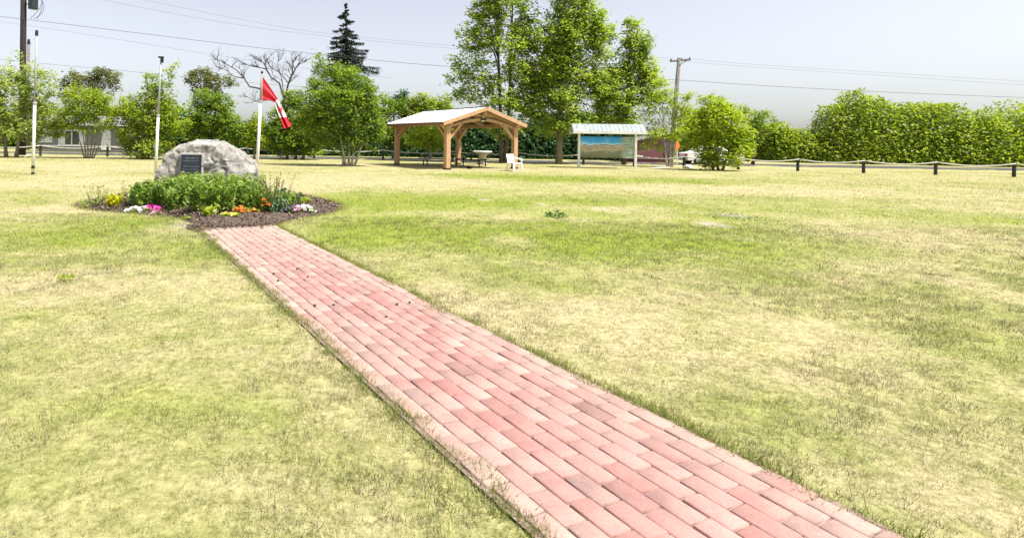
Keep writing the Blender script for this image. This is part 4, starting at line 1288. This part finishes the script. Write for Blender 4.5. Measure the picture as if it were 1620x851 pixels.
# small cap and insulator on the far pole belong to it
tag(o, 'thinner grey utility pole just behind the tall dark one', 'utility pole')
MB().tube([at(45.5, 70, 56) - p2_, at(45.5, 62.5, 56) - p2_], [.17, .1], 10).build('cap', M['black_steel'], o)

UR = Vector((at(1060.5, 258, 42.5).x, 42.5, 0))
rp_ = empty('utility_pole', UR, 'grey wooden utility pole with one crossarm on the right', 'utility pole')
tpR = at(1074.5, 92, 42.5) - UR
MB().tube([(0, 0, -.1), tpR], [.2, .13], 12).build('pole', M['pole_wood_grey'], rp_, smooth=True)
ca_, cb_ = at(1060.5, 97.5, 42.5) - UR, at(1092, 95, 42.5) - UR
MB().beam(ca_, cb_, .11, .13).build('crossarm', M['pole_wood_grey'], rp_)
for f in (.03, .55, .97):
    q = ca_.lerp(cb_, f)
    MB().lathe(q + Vector((0, 0, .05)), [(.03, 0), (.05, .03), (.05, .1), (.03, .14)], 8).build('insulator', M['black_steel'], rp_)
MB().beam(ca_.lerp(cb_, .8) + Vector((0, -.08, -.05)), tpR * .93 + Vector((0, -.14, 0)), .04, .04).build('brace', M['black_steel'], rp_)

def wire(label, pts, r, grp='overhead wires'):
    W_ = [at(u, v, Y) for u, v, Y in pts]
    out = []
    for i in range(len(W_) - 1):
        for k in range(6):
            s = i + k / 6
            out.append(Vector(lerp_curve([tuple(p) for p in W_], s / (len(W_) - 1))))
    out.append(W_[-1])
    o = MB().tube(out, r, 5).build('overhead_wire', M['wire'], smooth=True)
    return tag(o, label, 'wire', grp)
wire('thickest overhead wire, running from the transformer pole across the sky', [(-60, 20, 41.6), (37, 31, 41.3), (200, 50.5, 41.3), (400, 75, 41.4), (590, 95.5, 41.6), (715, 106, 41.8), (900, 119, 42), (1070, 127, 42.2), (1200, 135.5, 42.2), (1400, 146, 42.2), (1700, 158, 42)], .014)
wire('faint upper wire of the pair running to the right crossarm', [(90, -24, 41.8), (225, 0, 41.8), (360, 27, 42), (500, 51.5, 42), (715, 72.5, 42.2), (900, 86, 42.4), (1089, 93.5, 42.5), (1200, 103, 42.5), (1700, 134, 42.5)], .0065)
wire('faint lower wire of the pair running to the right crossarm', [(30, -26, 41.5), (160, 0, 41.8), (330, 32, 42), (490, 55, 42), (720, 77.5, 42.2), (900, 90, 42.4), (1062, 96, 42.5), (1200, 107, 42.5), (1700, 140, 42.5)], .0065)
wire('very faint wire just under the thickest one on the left', [(-60, 28, 55.9), (45, 41, 55.9), (200, 65, 56), (330, 86, 56), (480, 108, 56), (620, 124, 56)], .009)
wire('low wire seen between the left tree tops', [(-60, 88, 60), (78, 102, 60), (200, 113, 60), (300, 123, 60), (480, 138, 60), (640, 148, 60)], .014)

# ------------------------------------------------------------------ trees
def gf(u, v): return gd(u, v)
tree('leafy_tree', 'pale airy tree at the far left around the utility pole', gf(18, 249), [(18, 160, 44, 55, .7), (60, 140, 32, 45, .55), (75, 185, 30, 34, .8), (-20, 180, 40, 45), (40, 205, 50, 20, .9), (30, 108, 26, 26, .4), (90, 205, 18, 18, .6)],
     LEAF['willow'], trunk_r=.12, leaf=.2, seed=11, dens=.75, limbs=24, stems=[(-.3, -.6, .6), (.35, .9, .6)])
tree('leafy_shrub', 'vase-shaped shrub with many bare stems in front of the grey house', gf(141, 251), [(140, 170, 40, 30), (120, 155, 22, 18, .8), (160, 160, 24, 22, .9), (110, 190, 22, 22, .7), (172, 190, 20, 22, .7), (140, 198, 34, 16, .7), (115, 142, 12, 10, .5)],
     LEAF['fresh'], trunk_r=.05, leaf=.17, seed=12, stems=[(-.25, -1.1, .5), (-.15, -.6, .6), (-.05, -.2, .65), (.05, .2, .6), (.15, .7, .6), (.25, 1.1, .5)], cat='shrub')
tree('leafy_tree', 'dark olive tree top behind the vase-shaped shrub', Vector((at(145, 240, 54).x, 54, 0)), [(165, 122, 26, 16), (112, 128, 20, 17, .9), (140, 132, 30, 18, .8), (105, 150, 12, 12, .7), (175, 140, 15, 10, .4)],
     LEAF['olive'], trunk_r=.2, leaf=.26, clump_r=.45, seed=13, dens=.9, trunk_to=6.3)
tree('leafy_tree', 'broad bushy tree behind the flagpole left of the boulder', gf(228, 252), [(232, 180, 45, 36), (215, 215, 34, 26), (258, 205, 34, 30), (260, 130, 18, 26, .42), (235, 135, 16, 22, .4), (270, 108, 10, 12, .4), (200, 175, 22, 26, .6), (285, 190, 14, 20, .7), (240, 232, 42, 14, .9), (228, 243, 38, 8, .9), (250, 155, 30, 22, .55)],
     LEAF['fresh'], trunk_r=.10, leaf=.19, seed=14, stems=[(-.1, -.7, .55), (0, .6, .7), (.12, 1.2, .55)], limbs=26)
tree('leafy_tree', 'olive tree top left of the bare tree', Vector((at(325, 240, 54).x, 54, 0)), [(318, 120, 24, 18, .9), (345, 130, 22, 16, .7), (325, 145, 28, 14, .6), (305, 128, 13, 14, .7), (365, 130, 12, 9, .4)],
     LEAF['olive'], trunk_r=.2, leaf=.26, clump_r=.45, seed=15, dens=.85, trunk_to=6.2)
tree('leafy_tree', 'round yellow-green tree directly behind the boulder', gf(338, 251), [(338, 185, 40, 32), (325, 160, 28, 20), (355, 165, 22, 18, .8), (310, 205, 26, 26), (365, 205, 26, 26), (340, 225, 44, 16)],
     LEAF['green'], trunk_r=.12, leaf=.19, seed=16)
tree('leafy_tree', 'small bright yellow-green tree beside the flag pole', gf(403, 252), [(408, 205, 17, 24), (396, 220, 17, 14), (418, 222, 14, 14), (405, 188, 9, 10, .7)],
     LEAF['yellow'], trunk_r=.07, leaf=.18, seed=17)
tree('leafy_tree', 'dark green low-branched tree between the flag and the big bushy tree', gf(466, 252.5), [(468, 180, 34, 30), (450, 210, 32, 28), (485, 210, 34, 30), (470, 158, 22, 18, .8), (440, 190, 20, 22, .8), (470, 226, 48, 14), (455, 240, 30, 7), (490, 240, 26, 7)],
     LEAF['green'], trunk_r=.12, leaf=.2, seed=18, stems=[(-.5, -.8, .5), (.1, .2, .75), (.6, 1, .5)])
tree('leafy_tree', 'big round bushy tree with several pale stems in the middle', gf(551, 263), [(540, 165, 58, 44), (488, 195, 22, 24, .9), (592, 200, 20, 26, .9), (510, 150, 34, 34, .8), (565, 150, 34, 36), (515, 205, 40, 30), (570, 205, 36, 30), (545, 120, 32, 24, .9), (508, 112, 16, 22, .5), (585, 175, 20, 26, .8), (495, 180, 26, 26, .8), (545, 222, 52, 14, .9), (546, 240, 24, 9, .5), (575, 232, 22, 9, .6), (504, 90, 7, 12, .35)],
     LEAF['green'], bark='bark_pale', trunk_r=.075, leaf=.165, seed=19, dens=1.05, stems=[(-.3, -.5, .4), (-.15, -.9, .6), (0, 0, .75), (.14, .6, .6), (.3, 1.3, .55)], limbs=34)
# spruce
def spruce(label, foot, top_uv, base_half, seed):
    rng = np.random.default_rng(seed)
    root = empty('spruce_tree', foot, label, 'tree')
    H = (at(top_uv[0], top_uv[1], foot.y)).z
    off = at(top_uv[0], top_uv[1], foot.y).x - foot.x
    mb = MB(); mb.tube([(0, 0, -.1), (off * .5, 0, H * .5), (off, 0, H)], [.24, .16, .02], 10)
    C = []; D = []
    z = H - .15
    while z > 1.2:
        f = (H - z) / H
        L = min(base_half * (f / .42) ** .9, base_half * 1.2) * rng.uniform(.7, 1.15)
        nb = 6 if f < .2 else 9
        a0 = rng.uniform(0, 6.28)
        for k in range(nb):
            a = a0 + 6.28 * k / nb + rng.normal(0, .15)
            l = L * rng.uniform(.55, 1.2)
            b0 = Vector((off * z / H, 0, z + rng.normal(0, .17))); tip = b0 + Vector((math.cos(a) * l, math.sin(a) * l, -l * .34 + .12))
            mid = b0.lerp(tip, .55) + Vector((0, 0, -l * .10))
            mb.tube([b0, mid, tip], [.035, .025, .008], 4, caps=False)
            nn = int(50 + 95 * l)
            for i in range(nn):
                g_ = rng.random() ** .75
                p = b0.lerp(mid, g_ * 2) if g_ < .5 else mid.lerp(tip, g_ * 2 - 1)
                w = .08 + .12 * l * (1 - abs(g_ - .5))
                C.append((p.x + rng.normal(0, w * .55), p.y + rng.normal(0, w * .55), p.z - abs(rng.normal(0, w * .6))))
        z -= .46 + .30 * f + rng.uniform(-.05, .08)
    V, Fc = leaf_quads(np.array(C), .2, up=.1, aspect=.35, rng=rng)
    mesh_np('crown', V, Fc, LEAF['spruce'], root)
    mb.build('trunk', M['bark_dark'], root, smooth=True)
spruce('dark spruce standing above the big bushy tree', Vector((at(549, 240, 56).x, 56, 0)), (547, 10), 3.1, 5)

# bare dead tree
def bare_tree(label, foot, seed):
    rnd = random.Random(seed)
    root = empty('bare_tree', foot, label, 'tree')
    mb = MB()
    def seg_to(u, v, dy): return at(u, v, foot.y) - foot + Vector((0, dy, 0))
    def branch(pts, r0, depth):
        n = len(pts)
        mb.tube(pts, [r0 * (1 - .75 * i / (n - 1)) for i in range(n)], 7, caps=False)
        if depth == 0: return
        for k in range(9 if depth > 1 else 6):
            f = rnd.uniform(.25, 1.0) * (n - 1); i = min(int(f), n - 2)
            b0 = pts[i].lerp(pts[i + 1], f - i)
            d = (pts[i + 1] - pts[i]).normalized()
            d = (d + Vector((rnd.uniform(-1, 1), rnd.uniform(-1, 1), rnd.uniform(-.25, .95)))).normalized()
            L = rnd.uniform(.5, 1.35) * (1.0 if depth > 1 else .62)
            q = [b0]
            for j in range(4):
                d = (d + Vector((rnd.uniform(-.5, .5), rnd.uniform(-.5, .5), rnd.uniform(-.35, .35)))).normalized()
                q.append(q[-1] + d * L / 4)
            branch(q, max(r0 * .42, .012), depth - 1)
    tr_ = [Vector((0, 0, -.1)), seg_to(443, 215, 0), seg_to(446, 180, .1), seg_to(450, 158, 0)]
    mb.tube(tr_, [.3, .24, .19, .15], 10, caps=False)
    lims = [[(450, 158, 0), (455, 135, .1), (462, 115, .2), (463, 100, .2), (470, 88, .3)], [(450, 158, 0), (458, 130, -.3), (470, 108, -.6), (484, 92, -.8)],
            [(450, 160, 0), (442, 132, 0), (428, 122, .3), (418, 108, .5), (398, 104, .7), (378, 98, .9)], [(446, 172, 0), (412, 141, -.3), (396, 138, -.3), (388, 125, -.4), (376, 112, -.5), (355, 100, -.6), (342, 94, -.6)],
            [(450, 158, 0), (444, 125, .6), (436, 100, .8), (440, 86, .9)], [(447, 165, 0), (425, 158, .4), (400, 160, .6), (384, 150, .8)], [(388, 125, -.4), (372, 122, -.2), (358, 112, 0), (346, 106, .1)],
            [(428, 122, .3), (416, 100, .2), (405, 90, .2)], [(456, 132, .1), (446, 118, -.5), (430, 108, -.8), (425, 95, -.9)]]
    for i, l in enumerate(lims):
        branch([seg_to(*p) for p in l], .085 if i < 4 else .05, 2)
    mb.build('trunk', M['bark_dark'], root, smooth=True)
bare_tree('leafless tree with spreading dark branches behind the flag', Vector((at(443, 240, 50).x, 50, 0)), 4)

GH = 'background trees left of the poplars'
tree('leafy_tree', 'dull green tree just right of the big bushy tree', Vector((at(622, 240, 47).x, 47, 0)), [(622, 190, 30, 34), (605, 165, 18, 20, .7), (640, 172, 20, 20, .7), (620, 220, 36, 18)],
     LEAF['green'], trunk_r=.15, leaf=.24, clump_r=.42, seed=21)
tree('leafy_tree', 'yellow-green tree seen over the left half of the pavilion roof', Vector((at(680, 240, 47).x, 47, 0)), [(680, 175, 30, 26, .9), (665, 160, 18, 16, .7), (700, 165, 20, 20, .7), (690, 205, 34, 22), (655, 185, 22, 22)],
     LEAF['fresh'], trunk_r=.15, leaf=.24, clump_r=.42, seed=22)
tree('leafy_tree', 'small dark pointed tree top behind the pavilion', Vector((at(636, 240, 56).x, 56, 0)), [(637, 150, 8, 12), (630, 165, 16, 14), (650, 165, 10, 8, .6)], LEAF['deep'], trunk_r=.14, leaf=.24, clump_r=.4, seed=23, trunk_to=5)
tree('leafy_tree', 'pale young tree seen under the left half of the pavilion', gf(681, 255.5), [(672, 212, 26, 22, .9), (690, 220, 20, 18, .8), (655, 222, 14, 12, .7), (675, 235, 22, 8, .6)],
     LEAF['yellow'], bark='bark_pale', trunk_r=.05, leaf=.19, seed=24)
# poplars
tree('poplar_tree', 'tall airy poplar with dark stems directly behind the pavilion', gf(797, 258.5),
     [(790, 60, 44, 50, .52), (745, 60, 24, 46, .5), (735, 120, 22, 34, .5), (765, 20, 30, 40, .55), (770, 130, 32, 30, .5), (815, 110, 30, 40, .62), (830, 40, 24, 50, .45), (745, 150, 26, 18, .5), (795, 160, 44, 20, .7), (825, 165, 26, 22, .8), (780, -30, 40, 40, .6), (800, 200, 40, 22, .7), (758, 90, 20, 26, .45), (728, 150, 16, 16, .4), (722, 95, 12, 20, .4), (840, 120, 26, 44, .65), (800, 0, 44, 40, .6), (830, 60, 22, 40, .5), (712, 130, 8, 20, .4)],
     LEAF['poplar'], bark='bark_dark', trunk_r=.15, leaf=.23, clump_r=.4, per=23, seed=25, dens=1.15, stems=[(-.15, -.75, .95), (.12, .5, .95)], limbs=40, shell=.25)
tree('poplar_tree', 'tallest dense poplar left of the picture board', gf(883, 260),
     [(890, 60, 46, 50, .7), (905, 10, 36, 40, .75), (880, -40, 36, 40, .7), (865, 110, 34, 36, .8), (915, 110, 36, 36, .6), (890, 160, 44, 34, .8), (935, 70, 20, 30, .5), (945, 30, 14, 24, .45), (850, 70, 22, 36, .5), (880, 200, 40, 22, .8), (850, 175, 26, 24, .8), (915, 190, 30, 20, .8), (930, 140, 26, 26, .6), (885, 90, 30, 60, .9), (945, 110, 16, 40, .5), (930, 40, 36, 44, .65), (950, 75, 16, 40, .5), (955, 150, 22, 30, .6), (850, 140, 30, 30, .6)],
     LEAF['poplar'], bark='bark', trunk_r=.22, leaf=.23, clump_r=.4, per=24, seed=26, dens=1.25, stems=[(0, .15, .95)], limbs=44, shell=.25)
tree('poplar_tree', 'pointed poplar rising behind the picture board', gf(986, 261),
     [(1000, 45, 13, 24, .8), (998, 80, 24, 28, .8), (1005, 115, 28, 30, .8), (975, 120, 24, 28, .75), (985, 160, 36, 28, .85), (960, 160, 22, 26, .7), (1015, 150, 18, 26, .6), (980, 190, 40, 16, .8), (1028, 118, 18, 34, .75), (1036, 155, 12, 24, .6), (945, 125, 18, 36, .6), (968, 60, 9, 22, .5), (1020, 65, 12, 24, .55), (960, 140, 22, 26, .7), (1018, 90, 14, 24, .6), (950, 185, 24, 20, .7), (965, 92, 9, 18, .35), (960, 60, 8, 12, .3)],
     LEAF['poplar'], bark='bark_dark', trunk_r=.14, leaf=.22, clump_r=.38, per=24, seed=27, dens=1.25, stems=[(0, .5, .95)], limbs=30, shell=.25)
tree('leafy_tree', 'thin airy tree with forked pale trunk before the maroon shed', gf(1057, 264.5),
     [(1050, 150, 26, 28, .45), (1032, 180, 20, 24, .5), (1072, 180, 24, 28, .5), (1088, 150, 12, 14, .45), (1040, 128, 14, 14, .4), (1060, 210, 34, 16, .6), (1030, 212, 20, 14, .7), (1090, 200, 16, 24, .6), (1022, 232, 8, 5, .5), (1042, 235, 8, 4, .5)],
     LEAF['yellow'], bark='bark_pale', trunk_r=.075, leaf=.18, clump_r=.32, per=20, seed=28, stems=[(-.05, -.65, .8), (.1, .25, .9), (.22, .75, .6)], limbs=30, shell=.2)
tree('leafy_shrub', 'broad bright green bush at the right, branching to the ground', gf(1137, 270), [(1135, 195, 40, 34), (1125, 170, 22, 22, .9), (1150, 180, 22, 20, .9), (1110, 215, 28, 34), (1165, 220, 26, 30), (1138, 235, 48, 22), (1140, 255, 40, 14), (1180, 225, 12, 14, .6), (1120, 160, 12, 10, .6)],
     LEAF['yellow'], trunk_r=.07, leaf=.17, seed=29, stems=[(-.25, -.9, .6), (0, 0, .75), (.25, .9, .6)], cat='shrub')
tree('leafy_tree', 'duller tree partly hidden behind the right bush', Vector((at(1192, 240, 46).x, 46, 0)), [(1190, 190, 24, 20, .7), (1165, 178, 18, 18, .6), (1212, 195, 20, 22, .7), (1195, 220, 22, 14, .4), (1130, 165, 18, 14, .5)],
     LEAF['green'], trunk_r=.12, leaf=.22, clump_r=.38, seed=30, bark='bark_dark', dens=.8)

# ------------------------------------------------------------------ dark hedge and far woods
def band(pts, n, leaf, mat, name, label, seed):
    """pts: [(x, y, height, depth)] polyline; one mass of foliage"""
    rng = np.random.default_rng(seed)
    P = np.array(pts, float)
    seg = rng.uniform(0, len(P) - 1, n); i = seg.astype(int); f = seg - i
    q = P[i] * (1 - f)[:, None] + P[i + 1] * f[:, None]
    h = q[:, 2] * (0.36 + .9 * vnoise(q[:, 0], q[:, 1] * 0, .24, 7) + .42 * vnoise(q[:, 0], q[:, 1] * 0, 1.8, 3))
    z = rng.random(n) ** 1.25
    x = q[:, 0] + rng.normal(0, .3, n)
    y = q[:, 1] + rng.uniform(-1, 1, n) * q[:, 3] * np.sqrt(np.clip(1 - (z * .9) ** 2, .05, 1))
    C = np.stack([x, y, .05 + z * h], 1)
    V, Fc = leaf_quads(C, leaf, up=.3, rng=rng, aspect=.65)
    o = mesh_np(name, V, Fc, mat)
    return tag(o, label, 'woods', kind='stuff')
def wx(u, Y): return at(u, 240, Y).x
band([(wx(178, 53), 53, 2.3, 1.2), (wx(300, 53), 53, 2.6, 1.4), (wx(480, 53), 53, 2.9, 1.4), (wx(620, 53), 53, 2.6, 1.4), (wx(760, 53), 53, 3.2, 1.4), (wx(900, 53), 53, 3.2, 1.4), (wx(1004, 52), 52, 2.9, 1.3)], 60000, .38, LEAF['deep'], 'hedge_undergrowth', 'dark hedge mass beyond the rope fence', 41)
band([(wx(1080, 60), 60, 3.6, 2), (wx(1180, 58), 58, 3.4, 2), (wx(1215, 56), 56, 4.6, 2.4), (wx(1330, 54), 54, 5.0, 2.6), (wx(1440, 53), 53, 4.2, 2.4), (wx(1560, 52), 52, 5.6, 2.6), (wx(1720, 52), 52, 5.0, 2.6)], 110000, .25, LEAF['fresh'], 'far_woods', 'green treeline continuing along the far side of the park', 42)
band([(wx(-160, 62), 62, 5.2, 2), (wx(0, 62), 62, 4.4, 2), (wx(100, 62), 62, 3.6, 2), (wx(200, 62), 62, 3.8, 2), (wx(300, 62), 62, 4.2, 2)], 22000, .4, LEAF['green'], 'far_woods', 'green trees beyond the grey house', 43)
